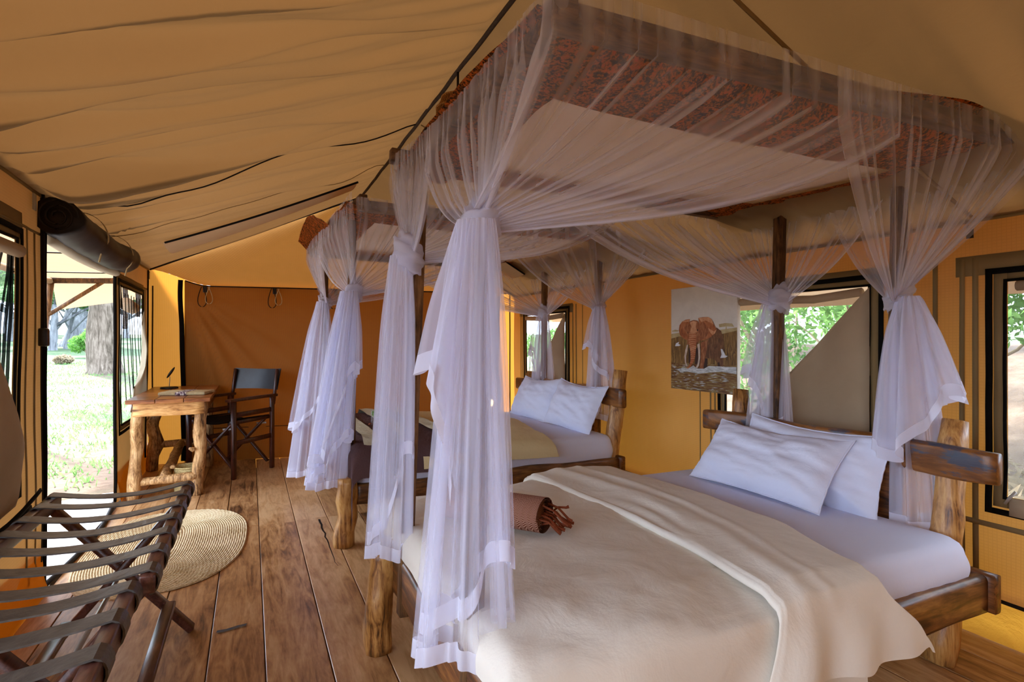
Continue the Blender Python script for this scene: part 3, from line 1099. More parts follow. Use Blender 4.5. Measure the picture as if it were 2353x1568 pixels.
d2 = struct('added_light_door', (XL, 0.4, 0))  # added doorway out of view, there for its side light on the beds
mk('zip_edge', *tube([Lw(1.62 + 0.01 * nz(z * 4, 5), z, 0.008) for z in np.linspace(0.02, 1.80, 44)], 0.011, 6), M['blacktape'], d2)
mk('rolled_flap', *tube([(XL + 0.07, lerp(-0.86, 1.62, t), 1.77) for t in np.linspace(0, 1, 12)], 0.07, 16, 0.1, 4), M['rollblack'], d2)
mk('threshold', *tube([(XL + 0.0 + 0.05 * math.sin(PI * t), lerp(3.42, 5.0, t), 0.012) for t in np.linspace(0, 1, 14)], 0.014, 6), M['blackpipe'], d1)


# ---------------------------------------------------------------- outside: ground, trees, thickets
def gz(x, y):
    r = math.hypot(x, y)
    return -0.12 + max(0, r - 12) * 0.027 + 0.03 * nz(x * 0.3, y * 0.3)


gd = mk('ground', *grid(lambda u, v: Vector((lerp(-1, 1, u) ** 3 * 90, lerp(-1, 1, v) ** 3 * 90 + 3, 0)), 70, 70), M['ground'], None, kind='structure')
for v in gd.data.vertices:
    v.co.z = gz(v.co.x, v.co.y)

mk('veranda_mat', *grid(lambda u, v: Vector((lerp(-0.93, -1.75 - 0.05 * math.sin(v * 5), u), lerp(2.6, 5.65 - 0.35 * u, v), -0.045 + 0.006 * nz(u * 6, v * 9))), 20, 40), M['whitecloth'], None,
   label='white canvas groundsheet lying outside the open tent entrance', category='mat')


def leaves(centers, radii, n, size, sd, flat=1.0):
    r = np.random.default_rng(sd)
    tot = sum(a ** 2 for a in radii)
    P = []
    for c, rad in zip(centers, radii):
        m = int(n * rad ** 2 / tot)
        d = r.normal(size=(m, 3))
        d /= np.linalg.norm(d, axis=1)[:, None]
        rr = rad * r.uniform(0.35, 1.0, (m, 1)) ** 0.6
        p = d * rr
        p[:, 2] *= flat
        P.append(p + np.array(c))
    P = np.concatenate(P)
    m = len(P)
    a = r.normal(size=(m, 3))
    a /= np.linalg.norm(a, axis=1)[:, None]
    b = np.cross(a, r.normal(size=(m, 3)))
    b /= np.linalg.norm(b, axis=1)[:, None]
    s = size * r.uniform(0.6, 1.4, (m, 1))
    V = np.stack([P - a * s, P + b * s * 0.45, P + a * s, P - b * s * 0.45], 1).reshape(-1, 3)
    F = [(4 * i, 4 * i + 1, 4 * i + 2, 4 * i + 3) for i in range(m)]
    return V, F


def bearing(deg, dist):
    """ground spot so many degrees off the tent's long axis, at that distance from its middle"""
    return dist * math.sin(math.radians(deg)), dist * math.cos(math.radians(deg))


def tree(name, label, x, y, h, r0, crown, mat, leaf, nleaf, lsize, seed, fork=None, lean=0.0, flat=0.4, flare=1.5):
    z = gz(x, y)
    t = thing(name, label, 'tree', (x, y, z), 'trees beyond the entrance')
    P = [Vector((x + lean * k / 10 + 0.25 * r0 * nz(k * 0.6, seed), y + 0.25 * r0 * nz(k * 0.7, seed + 4), z - 0.5 + (h + 0.4) * k / 10)) for k in range(11)]
    R = [r0 * (flare if k == 0 else (1 + (flare - 1) * 0.35 if k == 1 else 1.0)) * (1 - 0.035 * k) for k in range(11)]
    tk = mk('trunk', *tube(P, R, 18, 0.25, seed), mat, t)
    top = P[-1]
    for k, (dx, dy, dz, rr) in enumerate(crown):
        q = top + Vector((dx, dy, dz))
        mid = P[7 - (k % 3)].lerp(q, 0.55) + Vector((0, 0, -0.15 * dz))
        mk('branch', *tube([P[6 - k % 3], mid, q], [r0 * 0.5, r0 * 0.3, r0 * 0.12], 7), mat, tk)
    if nleaf:
        cs = [tuple(top + Vector((dx, dy, dz))) for dx, dy, dz, rr in crown]
        mk('foliage', *leaves(cs, [c[3] for c in crown], nleaf, lsize, seed, flat), leaf, t, False)
    return t


x, y = bearing(-11.0, 22.2)
tree('shade_tree', 'pale thick trunk of the tree nearest the entrance', x, y, 6.0, 0.42, [(-1.5, 1, 2.0, 1.8), (2, -0.5, 2.4, 2.0), (0, 2, 3, 2.0)], M['trunk'], M['leafa'], 5000, 0.10, 1, lean=-0.15, flare=1.7)
x, y = bearing(-12.0, 47.4)
tree('baobab_tree', 'massive grey baobab trunk behind the pale shade tree', x, y, 6.0, 1.35, [(-3.2, 0, -2.2, 1.6), (-1.5, 1, 0.5, 2.2), (2.5, 0, 1, 2.2), (0, -1, 2, 2.0), (-4.5, -1, -1.2, 1.6)], M['greytrunk'], M['leafa'], 10000, 0.13, 2, flare=1.25)
x, y = bearing(-14.3, 41.3)
tree('acacia_tree', 'slender grey acacia with a curved trunk farther out on the lawn', x, y, 2.7, 0.22, [(-1.6, 0, 0.5, 1.2), (1.2, 0.5, 0.5, 1.4), (0, 0, 1.0, 1.5), (2.4, 0, 0.3, 1.1)], M['greytrunk'], M['leafa'], 7000, 0.10, 3, lean=0.15)
x, y = bearing(-13.6, 43.4)
tree('acacia_tree', 'thin dark acacia stem standing beside the curved one', x, y, 2.3, 0.12, [(-1.0, 0, 0.6, 1.2), (1.3, 0, 0.5, 1.2), (0.1, 1, 1.0, 1.2)], M['greytrunk'], M['leafa'], 5000, 0.10, 4, lean=0.5)
for k, (u, dpt, hh, lb) in enumerate(((-15.8, 91, 4.5, 'hazy far acacia seen through the window by the luggage racks'), (-16.8, 60, 4.2, 'wide flat acacia outside the window by the luggage racks'), (-12.5, 78, 4.0, 'hazy far tree showing past the grey baobab'), (-9.5, 73, 4.5, 'far green tree seen through the window by the desk'))):
    x, y = bearing(u, dpt)
    tree('far_tree', lb, x, y, hh, 0.3, [(-3, 0, 1, 2.6), (3, 0, 1.2, 2.6), (0, 0, 2, 3.0), (-5, 0, 0.2, 1.8), (5, 0, 0, 1.8)], M['greytrunk'], M['leafa'], 9000, 0.26, 20 + k)
x, y = bearing(-11.9, 32.4)
bz = gz(x, y)
b_ = thing('green_bush', 'bright green bush growing at the foot of the baobab', 'bush', (x, y, bz), None)
mk('foliage', *leaves([(x, y, bz + 0.75), (x + 0.45, y, bz + 0.55), (x - 0.45, y, bz + 0.6), (x + 0.1, y, bz + 1.1)], [0.5, 0.45, 0.4, 0.35], 3500, 0.06, 31), M['leafb'], b_, False)
for k in range(7):
    a = k / 7 * 2 * PI
    mk('stem', *tube([(x, y, bz - 0.05), (x + 0.25 * math.cos(a), y + 0.25 * math.sin(a), bz + 0.4), (x + 0.55 * math.cos(a), y + 0.5 * math.sin(a), bz + 0.85)], [0.025, 0.02, 0.008], 6), M['branch'], b_)
x, y = bearing(-13.6, 28.1)
mk('dry_shrub', *leaves([(x, y, gz(x, y) + 0.15)], [0.32], 700, 0.07, 33, 0.6), M['dry'], None, False, label='small dry grey tuft on the lawn before the acacias', category='shrub')


def blades(area, n, h, w, sd, keep=None):
    r = np.random.default_rng(sd)
    V, F = [], []
    for i in range(n):
        x, y = area(r)
        z = gz(x, y) - 0.01
        a = r.uniform(0, 2 * PI)
        hh = h * r.uniform(0.5, 1.3)
        bx, by = math.cos(a) * w, math.sin(a) * w
        tx, ty = r.normal(0, hh * 0.4, 2)
        b = len(V)
        V += [(x - bx, y - by, z), (x + bx, y + by, z), (x + tx * 0.4, y + ty * 0.4, z + hh * 0.7), (x + tx, y + ty, z + hh * 0.85)]
        F += [(b, b + 1, b + 2), (b + 1, b + 3, b + 2)]
    return V, F


tufts = [(bearing(rng.uniform(-15.5, -7.5), 1), rng.uniform(6.5, 30)) for _ in range(150)]


def tuft_area(r):
    (dx, dy), d = tufts[r.integers(0, len(tufts))]
    return dx * d + r.normal(0, 0.10 + 0.012 * d), dy * d + r.normal(0, 0.10 + 0.012 * d)


mk('lawn_grass', *blades(tuft_area, 5000, 0.07, 0.012, 41), M['grass'], None, False, kind='stuff', label='short tufts of green grass on the bare earth outside the entrance', category='grass')
mk('straw_grass', *blades(lambda r: (r.uniform(3.7, 6.5), r.uniform(-1.0, 4.5)), 9000, 0.28, 0.007, 42), M['dry'], None, False, kind='stuff', label='pale dry straw lying outside the window beside the bed', category='dry grass')

# thickets behind the bed windows
bank = mk('earth_bank', *grid(lambda u, v: Vector((lerp(3.9, 12, u), lerp(-4, 14, v), -0.14 + 1.25 * sm(0.1, 0.65, u) + 0.08 * nz(u * 9, v * 15))), 30, 60), M['ground'], None, kind='structure', label='low earth bank rising behind the tent', category='bank')
def thicket(name, label, cx, cy, cz, n, spread, nl, ls, sd):
    t = thing(name, label, 'bush', (cx, cy, gz(cx, cy)), 'bushes behind the bed windows')
    r = np.random.default_rng(sd)
    cs = [(cx + r.normal(0, spread[0]), cy + r.normal(0, spread[1]), cz + r.normal(0, spread[2])) for _ in range(n)]
    mk('foliage', *leaves(cs, list(r.uniform(0.25, 0.6, n)), nl, ls, sd), M['leafc'], t, False)
    for k in range(9):
        q = cs[k % n]
        P = [Vector((cx + r.normal(0, 0.15), cy + r.normal(0, 0.25), gz(cx, cy) - 0.1))]
        for j in range(1, 6):
            P.append(P[0].lerp(Vector(q), j / 5) + Vector(r.normal(0, 0.10, 3)))
        mk('branch', *tube(P, [0.03, 0.026, 0.022, 0.018, 0.013, 0.006], 6), M['branch'], t)
    return t


thicket('leafy_thicket', 'light green thicket behind the window over the near bed', 5.2, 3.5, 1.9, 26, (0.45, 0.9, 0.55), 15000, 0.035, 51)
thicket('leafy_thicket', 'green thicket behind the window at the frame edge', 6.0, 1.9, 2.0, 22, (0.6, 0.8, 0.45), 11000, 0.04, 52)
thicket('leafy_thicket', 'green thicket outside the far window past the second bed', 6.5, 11.0, 1.9, 24, (0.9, 1.2, 0.6), 9000, 0.055, 53)
thicket('leafy_thicket', 'tall green thicket farther off between the bed windows', 8.5, 6.5, 2.4, 30, (1.0, 1.8, 0.9), 14000, 0.06, 54)
sx_, sy_ = 6.6, -1.6  # unseen tree, added so its crown darkens the right roof slope
st = thing('added_shading_tree', 'tall unseen leafy tree added so its crown shades the bed side of the tent roof', 'tree', (sx_, sy_, gz(sx_, sy_)))
tk_ = mk('trunk', *tube([(sx_ - 0.09 * k, sy_ + 0.13 * k, gz(sx_, sy_) - 0.2 + 0.55 * k) for k in range(10)], [0.34 - 0.018 * k for k in range(10)], 14, 0.2, 5), M['trunk'], st)
oc = [(3.0 + 1.5 * math.cos(k * 2.4) * (0.4 + 0.09 * k), 1.9 + 2.7 * math.sin(k * 2.4) * (0.4 + 0.06 * k), 5.2 + 0.5 * math.sin(k * 1.7)) for k in range(11)]
for k in range(0, 11, 2):
    mk('branch', *tube([(sx_ - 0.6, sy_ + 0.9, 3.6), ((sx_ + oc[k][0]) / 2, (sy_ + oc[k][1]) / 2, 4.9), oc[k]], [0.14, 0.09, 0.03], 7), M['trunk'], tk_)
mk('foliage', *leaves(oc, [1.1] * 11, 14000, 0.10, 77, 0.5), M['leafc'], st, False)
bx = thing('bare_branch', 'pale bare branches crossing the window over the near bed', 'branch', (4.6, 3.2, -0.1))
for k, (p, q, r0) in enumerate((((4.4, 3.9, 0.2), (4.5, 2.55, 1.85), 0.022), ((4.5, 3.1, 0.95), (4.3, 3.6, 1.5), 0.013), ((4.45, 3.0, 1.15), (4.4, 2.3, 1.35), 0.012), ((4.4, 4.1, 0.75), (4.6, 2.9, 1.0), 0.014))):
    mk('twig', *tube(seg_path(p, q, 9, 0.10, 60 + k), [r0 * (1 - 0.07 * i) for i in range(10)], 7), M['branch'], bx)

# ---------------------------------------------------------------- beds
def pillow(c, ax, up, w, h, th, seed, mat, parent=None, flange=0.005):
    """a filled pillow: c centre, ax along its width, up along its height"""
    ax, up = Vector(ax).normalized(), Vector(up).normalized()
    n = ax.cross(up).normalized()
    c = Vector(c)
    N = 34

    def side(sg):
        def f(u, v):
            a, b = lerp(-1, 1, u), lerp(-1, 1, v)
            k = max(0, (1 - abs(a) ** 2.6)) * max(0, (1 - abs(b) ** 2.4))
            t = th * 0.5 * k ** 0.6
            pin = 0.035 * (a * a) * (1 - abs(b)) * -1 + 0
            wr = 0.022 * fract(a * 1.6 + seed, b * 2.6 + a * 1.0, sg * 2.0 + seed) * k ** 0.2
            wr += 0.006 * math.sin(9 * a + 5 * b + 5 * nz(a * 2, b * 2, seed)) * (1 - k) * k * 2
            X = a * w / 2 * (1 - 0.05 * (1 - b * b) * abs(a))
            Y = b * h / 2 * (1 - 0.08 * (1 - a * a) * abs(b))
            sag = -0.02 * (1 - a * a) * (b > 0) * b
            return c + ax * X + up * (Y + sag) + n * (sg * (t + wr if k > 0 else 0.002))
        return grid(f, N, N)
    A, B = side(1), side(-1)
    V, F = join(A, (B[0], [q[::-1] for q in B[1]]))
    # sewn edge
    rim = []
    for k in range(4 * N):
        s_, t_ = divmod(k, N)
        q = t_ / N * 2 - 1
        a, b = [(q, -1), (1, q), (-q, 1), (-1, -q)][s_]
        X = a * w / 2 * (1 - 0.05 * (1 - b * b) * abs(a))
        Y = b * h / 2 * (1 - 0.08 * (1 - a * a) * abs(b)) - 0.02 * (1 - a * a) * (b > 0) * b
        o = Vector((a if abs(a) > 0.999 else 0, b if abs(b) > 0.999 else 0))
        rim.append((c + ax * X + up * Y, c + ax * (X + flange * o.x) + up * (Y + flange * o.y) + n * 0.006 * nz(k * 0.5, seed)))
    b0 = len(V)
    for p, q in rim:
        V += [p + n * 0.003, q + n * 0.002, q - n * 0.002, p - n * 0.003]
    m = len(rim)
    for k in range(m):
        for j in range(4):
            F.append((b0 + k * 4 + j, b0 + k * 4 + (j + 1) % 4, b0 + ((k + 1) % m) * 4 + (j + 1) % 4, b0 + ((k + 1) % m) * 4 + j))
    return V, F


def drop(e, r, flare=0.0):
    """how cloth turns over an edge: distance past the edge -> (outward, down)"""
    if e <= 0:
        return 0.0, 0.0
    q = r * PI / 2
    if e < q:
        a = e / r
        return r * math.sin(a), r * (1 - math.cos(a))
    return r + (e - q) * flare, r + (e - q) * math.sqrt(max(0, 1 - flare * flare))


def mattress(x0, x1, y0, y1, z0, z1, seed):
    """closed soft block: fitted sheet with gathered sides"""
    def f(u, v):
        # v 0..1: bottom rim -> up the side -> in over the top to the middle
        a = u * 4
        k = int(a) % 4
        t = a - int(a)
        cx, cy = (x0 + x1) / 2, (y0 + y1) / 2
        hx, hy = (x1 - x0) / 2, (y1 - y0) / 2
        px, py = [(lerp(-1, 1, t), -1), (1, lerp(-1, 1, t)), (lerp(1, -1, t), 1), (-1, lerp(1, -1, t))][k]
        # round the corners
        rr = 0.07
        X, Y = px * hx, py * hy
        ix, iy = max(-hx + rr, min(hx - rr, X)), max(-hy + rr, min(hy - rr, Y))
        d = Vector((X - ix, Y - iy))
        if d.length > 1e-6:
            d = d.normalized() * rr
        X, Y = ix + d.x, iy + d.y
        if v < 0.4:
            s = v / 0.4
            z = lerp(z0, z1 - 0.05, s)
            g = 0.006 * math.sin((X + Y) * 55 + 5 * nz(X * 3, Y * 3, seed)) * (0.3 + 0.7 * nz(X * 4, Y * 4, seed + 2)) * (1 - s * 0.6)
            b = 1 + 0.015 * math.sin(PI * s)
            L = math.hypot(X, Y)
            return Vector((cx + X * b * (1 + g / max(L, .1)), cy + Y * b * (1 + g / max(L, .1)), z))
        s = (v - 0.4) / 0.6
        if s < 0.25:
            a2 = s / 0.25 * PI / 2
            sh, dz = 0.05 * (1 - math.cos(a2)), 0.05 * math.sin(a2)
            fx, fy = max(0, (hx - sh)) / hx, max(0, (hy - sh)) / hy
            return Vector((cx + X * fx, cy + Y * fy, z1 - 0.05 + dz))
        q = (s - 0.25) / 0.75
        fx, fy = (hx - 0.05) / hx * (1 - q), (hy - 0.05) / hy * (1 - q)
        xx, yy = cx + X * fx, cy + Y * fy
        return Vector((xx, yy, z1 + 0.006 * nz(xx * 4, yy * 4, seed) + 0.003 * nz(xx * 13, yy * 5, seed)))
    return grid(f, 160, 26, True)


def bed(name, label, B):
    x0, x1 = B['x']
    y0, y1 = B['y']
    t = thing(name, label, 'bed', ((x0 + x1) / 2, (y0 + y1) / 2, 0), 'four-poster beds')
    sd = B['seed']
    # side rails
    for k, y in enumerate((y0 + 0.03, y1 - 0.03)):
        mk('side_rail', *beam((x0 + 0.05, y, 0.288), (x1 - 0.02, y, 0.288), 0.06, 0.125, bv=0.018, wob=0.02, seed=sd + k), M['hewnx'], t)
    # end boards across the width
    mk('foot_board', *beam((x0 + 0.045, y0 + 0.02, 0.315), (x0 + 0.045, y1 - 0.02, 0.315), 0.05, 0.17, bv=0.015, wob=0.02, seed=sd + 4), M['hewn'], t)
    mk('head_rail', *beam((x1, y0 - 0.015, 0.29), (x1, y1 + 0.015, 0.29), 0.045, 0.14, bv=0.012, wob=0.012, seed=sd + 5), M['hewn'], t)
    hb = B['hb']
    mk('head_board', *beam((x1 + 0.0, hb[0], hb[2]), (x1 + 0.0, hb[1], hb[2]), 0.05, 0.112, bv=0.016, wob=0.03, seed=sd + 6), M['headboard'], t)
    for k, yb in enumerate(B['slats']):
        mk('head_slat', *beam((x1 - 0.004, yb, 0.30), (x1 - 0.004, yb, hb[2] - 0.04), 0.10, 0.04, up=(1, 0, 0), bv=0.006), M['hewn'], t)
    for k, (x, y, ztop, r, *ln) in enumerate(B['logs']):
        lx = ln[0] if ln else 0.0
        lean = 0.02 * (1 if k % 2 else -1)
        mk('log_post', *log((x + lean * 0.3 - lx, y, 0), (x - lean * 0.3 + lx, y + lean * 0.5 + lx * 0.55, ztop), r * 1.08, r, 14, sd * 3 + k, 0.22, 0.025), M['pine'], t)
    for (p, q) in B['posts']:
        mk('canopy_post', *beam(p, q, 0.05, 0.045, up=(1, 0, 0), bv=0.004), M['pole'], t)
    for (p, q) in B['rails']:
        mk('canopy_rail', *beam(p, q, 0.045, 0.06, bv=0.004), M['polex'], t)
    return t


B1 = dict(x=(0.47, 2.42), y=(1.12, 2.52), seed=3, hb=(1.10, 2.53, 0.745), slats=(1.50, 2.1),
          logs=[(0.455, 2.20, 0.40, 0.050), (0.455, 1.17, 0.40, 0.05), (2.42, 1.25, 0.89, 0.050, 0.075), (2.42, 2.28, 0.93, 0.043, 0.075)],
          posts=[((0.49, 1.335, 0.03), (0.61, 1.46, 1.88)), ((0.508, 2.04, 0.20), (0.58, 2.06, 1.90)), ((2.47, 1.50, 0.2), (2.47, 1.47, 1.89)), ((2.47, 2.10, 0.2), (2.47, 2.06, 1.89))],
          rails=[((0.57, 1.045, 1.885), (2.50, 1.05, 1.905)), ((0.53, 2.36, 1.975), (2.50, 2.37, 1.90)), ((0.60, 1.01, 1.905), (0.585, 2.40, 1.905)), ((2.46, 1.0, 1.945), (2.46, 2.42, 1.93))])
B2 = dict(x=(0.50, 2.45), y=(3.40, 5.05), seed=8, hb=(3.37, 5.15, 0.785), slats=(3.78, 4.66),
          logs=[(0.505, 3.41, 0.40, 0.055), (0.515, 4.90, 0.40, 0.055), (2.45, 3.49, 0.98, 0.055, 0.07), (2.45, 4.92, 0.90, 0.055, 0.07)],
          posts=[((0.555, 3.53, 0.2), (0.565, 3.56, 1.97)), ((0.555, 4.86, 0.2), (0.55, 4.80, 1.97)), ((2.49, 3.79, 0.2), (2.49, 3.76, 1.93)), ((2.49, 4.68, 0.2), (2.49, 4.66, 1.93))],
          rails=[((0.54, 3.20, 1.95), (2.53, 3.20, 1.93)), ((0.46, 5.10, 1.95), (2.53, 5.10, 1.92)), ((0.565, 3.17, 1.98), (0.47, 5.16, 1.975)), ((2.47, 3.14, 1.965), (2.47, 5.16, 1.955))])
bed1 = bed('canopy_bed', 'rustic log four-poster bed nearest the camera, cream duvet and brown throw on it', B1)
bed2 = bed('canopy_bed', 'rustic log four-poster bed beyond the near one, with brown striped bedspread', B2)

mk('mattress', *mattress(0.54, 2.37, 1.155, 2.49, 0.335, 0.485, 2), M['linen'], None, label='mattress in a white fitted sheet on the near bed', category='mattress')
mk('mattress', *mattress(0.57, 2.41, 3.43, 5.02, 0.335, 0.515, 5), M['linen'], None, label='mattress in a white fitted sheet on the far bed', category='mattress')


def cloth(x0, x1, yn, yf, z, hang_n, hang_f, hang_foot, seed, amp=0.010, head=None, r=0.06, puff=0.02, N=(110, 120), dirw=0.5, flare=0.06):
    """bedding laid over a mattress: flat top, rolled over the sides; head(y01) gives the head edge"""
    Wd = yf - yn
    tot = hang_f + Wd + hang_n

    def f(u, v):
        w = v * tot - hang_f
        xe = x1 + (head(v) if head else 0)
        x = lerp(x0 - hang_foot, xe, u)
        eo, ed = 0.0, 0.0
        y = yf - max(0, min(Wd, w))
        if w < 0:
            eo, ed = drop(-w, r, flare)
            y = yf + eo
        elif w > Wd:
            eo, ed = drop(w - Wd, r, flare)
            y = yn - eo
        fd = 0.0
        if x < x0:
            fo, fd = drop(x0 - x, r, 0.02)
            x = x0 - fo
        k = 1 - math.exp(-3 * max(0, min(w, Wd - w)) / 0.3)
        zz = z - ed - fd + puff * k * (1 - 0.25 * sm(0.85, 1, u))
        h = ed + fd
        wr = amp * fract(x * 2.0 + seed, y * 3.2 - x * dirw * 3, seed * 1.7, 5)
        wr += amp * 0.5 * math.sin(26 * (y * 0.9 + x * dirw) + 7 * nz(x * 1.6, y * 1.6, seed)) * max(0, nz(x * 1.9, y * 1.5, seed + 9))
        if h > 0.02:
            g = 0.022 * math.sin(x * 15 + 5 * nz(x * 2, h * 3, seed)) * sm(0.02, 0.25, h) + 0.03 * nz(x * 3.3, h * 2, seed + 3) * sm(0.02, 0.2, h)
            if w > Wd:
                y -= g + 0.012
            elif w < 0:
                y += g + 0.012
            else:
                x -= abs(0.02 * nz(y * 6, h * 4, seed)) + 0.3 * abs(0.03 * math.sin(y * 14 + seed)) * sm(0.02, 0.25, h)
        return Vector((x, y, zz + wr * (1 if h < 0.02 else 0.4)))
    return grid(f, *N)


def solid(V, F, th):
    """give a cloth grid a real thickness, downwards"""
    n = len(V)
    V2 = list(V) + [Vector(v) - Vector((0, 0, th)) for v in V]
    F2 = list(F) + [tuple(i + n for i in q[::-1]) for q in F]
    return V2, F2


dv = thing('duvet', 'cream cotton duvet spread over the near bed with its top folded back', 'duvet', (1.2, 1.8, 0.5))
mk('cover', *cloth(0.545, 1.70, 1.13, 2.50, 0.497, 0.33, 0.15, 0.12, 4, 0.018, lambda v: -0.06 * v, puff=0.022), M['cream'], dv)


def fold_over():
    x0, x1 = 1.26, 1.76
    yn, yf, z = 1.12, 2.505, 0.532
    hang_n, hang_f, r = 0.30, 0.14, 0.065
    Wd = yf - yn
    tot = Wd + hang_n + hang_f

    def f(u, v):
        w = v * tot - hang_f
        y = yf - max(0, min(Wd, w))
        ed = 0.0
        if w < 0:
            eo, ed = drop(-w, r, 0.05)
            y = yf + eo
        elif w > Wd:
            eo, ed = drop(w - Wd, r, 0.10)
            y = yn - eo
        s0 = x0 + 0.10 * math.sin(v * PI) - 0.05 * v + 0.02 * nz(v * 5, 3)
        s1 = x1 + 0.05 * math.sin(v * PI) - 0.10 * sm(0.6, 0.85, v) + 0.20 * sm(0.86, 1.0, v) + 0.012 * nz(v * 6, 9)
        # u: underside lip -> rolled edge -> top -> head edge turned down
        if u < 0.12:
            a = u / 0.12 * PI
            lip = 0.020
            x = s0 + 0.004 - lip * math.sin(a) * 0.9
            zz = z - 0.026 + lip * (1 - math.cos(a)) * 0.75
        else:
            q = (u - 0.12) / 0.88
            x = lerp(s0, s1, q)
            zz = z + 0.004 + 0.010 * math.sin(PI * q) - 0.03 * sm(0.93, 1, q)
            zz += 0.008 * fract(x * 3 + 2, y * 2.2, 6.6) + 0.010 * math.exp(-((q - 0.24 - 0.1 * math.sin(v * 4)) / 0.08) ** 2) + 0.006 * math.exp(-((q - 0.5 - 0.08 * math.sin(v * 5)) / 0.05) ** 2)
            zz += 0.004 * math.sin(q * 40 + 6 * nz(v * 3, q * 2)) * max(0, nz(v * 3, q * 2, 9))
        if ed > 0.02:
            g = 0.02 * nz(x * 8, ed * 3, 5) * sm(0.02, 0.2, ed) + 0.014 * math.sin(x * 30 + 3 * nz(ed * 4, 2)) * sm(0.03, 0.2, ed)
            if w > Wd:
                y -= g + 0.02 + 0.3 * (zz - z)
                x += 0.08 * sm(0.05, 0.3, ed) * (u - 0.4)
            else:
                y += abs(g) + 0.02
        return Vector((x, y, zz - ed))
    return grid(f, 70, 120)


mk('folded_edge', *fold_over(), M['cream'], dv)

dv2 = thing('duvet', 'yellowish cream duvet folded back across the far bed', 'duvet', (1.6, 4.2, 0.52))
mk('cover', *cloth(0.95, 1.90, 3.41, 5.03, 0.535, 0.15, 0.15, 0.0, 14, 0.014, lambda v: -0.05 * math.sin(v * 9), puff=0.04, r=0.07, N=(60, 80)), M['yellowc'], dv2)
bs = thing('bedspread', 'dark brown bedspread with pale stripes over the foot of the far bed', 'bedspread', (0.8, 4.2, 0.52))
mk('cover', *cloth(0.60, 1.22, 3.42, 5.03, 0.565, 0.20, 0.2, 0.34, 17, 0.010, None, puff=0.04, r=0.07, N=(70, 80)), M['brownc'], bs)
for k, (xa, xb) in enumerate(((0.62, 0.72), (0.84, 0.95), (1.08, 1.18))):
    mk('stripe', *grid(lambda u, v, xa=xa, xb=xb: Vector((lerp(xa, xb, v), lerp(3.44, 5.0, u), 0.622 - 0.055 * (1 - sm(0, 0.07, u)) - 0.05 * sm(0.95, 1, u) + 0.006 * nz(u * 9, v * 2 + k, 3))), 40, 6), M['stripec'], bs)

P1 = [((2.215, 1.94, 0.635), (0, -1, -0.0), (0.24, 0.0, 0.30), 0.74, 0.36, 0.17, 1, 'white cotton pillow propped in front on the near bed'),
      ((2.325, 1.80, 0.645), (0.0, -1, -0.02), (0.12, 0.0, 0.33), 0.72, 0.36, 0.14, 2, 'white cotton pillow half hidden behind the front one on the near bed'),
      ((2.33, 3.87, 0.69), (0.0, -1, -0.03), (0.16, 0.0, 0.33), 0.70, 0.40, 0.17, 3, 'white pillow on the far bed, on the side toward the painting'),
      ((2.33, 4.56, 0.69), (0.0, -1, 0.02), (0.16, 0.0, 0.33), 0.70, 0.40, 0.17, 4, 'white pillow on the far bed, on the side toward the back wall')]
for c, ax, up, w_, h_, th_, sd_, lb in P1:
    mk('pillow', *pillow(c, ax, up, w_, h_, th_, sd_ * 3.3, None), M['pillowc'], None, label=lb, category='pillow', group='white bed pillows')

# rolled herringbone throw with fringe
th = thing('rolled_throw', 'brown herringbone throw rolled up with its fringe out on the near bed', 'blanket', (0.80, 1.93, 0.52))
ta, tb = Vector((0.68, 2.10, 0.585)), Vector((0.945, 1.765, 0.585))
td = (tb - ta).normalized()
ts = td.cross(Vector((0, 0, 1))).normalized()
V, F = [], []
NS, NL = 150, 8
for j in range(NL + 1):
    for i in range(NS + 1):
        a = i / NS * 2 * PI * 4.2
        r = 0.072 - 0.0135 * (a / (2 * PI))
        x_, z_ = r * math.cos(a) * 1.12, r * math.sin(a) * 0.88
        V.append(ta.lerp(tb, j / NL) + ts * (x_ + 0.003 * nz(a, j)) + Vector((0, 0, z_)))
for j in range(NL):
    for i in range(NS):
        F.append((j * (NS + 1) + i, j * (NS + 1) + i + 1, (j + 1) * (NS + 1) + i + 1, (j + 1) * (NS + 1) + i))
mk('roll', *solid(V, F, 0.008), M['throw'], th)
for k in range(15):
    a = k * 1.1
    r = 0.055 - 0.003 * k
    p = tb + ts * (r * math.cos(a)) + Vector((0, 0, r * math.sin(a) * 0.85))
    fan = Vector((0.6, -0.1, 0)) if k < 9 else Vector((0.5, 0.35, 0))
    L_ = 0.055 + 0.03 * random.random()
    q = p + (td * 0.6 + fan).normalized() * L_
    q.z = max(0.545, p.z - 0.06 + 0.02 * random.random()) if k != 3 else 0.60
    mk('tassel', *tube([p, p.lerp(q, 0.5) + Vector((0, 0, 0.012)), q, q + (q - p) * 0.18], [0.0042, 0.0035, 0.0042, 0.006], 6, 0.5, k), M['fringe'], th)

# small welcome setting on the far bed
gl = thing('water_glass', 'small glass holding a sprig on the far bed', 'glass', (0.80, 4.02, 0.62))
mk('tumbler', *lathe([(0.001, 0), (0.03, 0), (0.036, 0.10), (0.033, 0.10), (0.027, 0.01), (0.001, 0.01)], 18, (0.80, 4.02, 0.615)), M['screen'], gl)
mk('sprig', *leaves([(0.80, 4.02, 0.69)], [0.03], 40, 0.012, 3), M['leafb'], gl, False)
for k in range(6):
    c = Vector((0.80 + 0.06 * math.cos(k * 1.3), 3.98 + 0.05 * math.sin(k * 1.9), 0.625))
    mk('petal', *grid(lambda u, v: c + Vector((0.02 * (u - 0.5), 0.03 * (v - 0.5), 0.008 * math.sin(PI * u))), 4, 4), M['fringe'], None,
       label='dried reddish petal scattered around the glass on the far bed', category='petal', group='petals on the far bed')

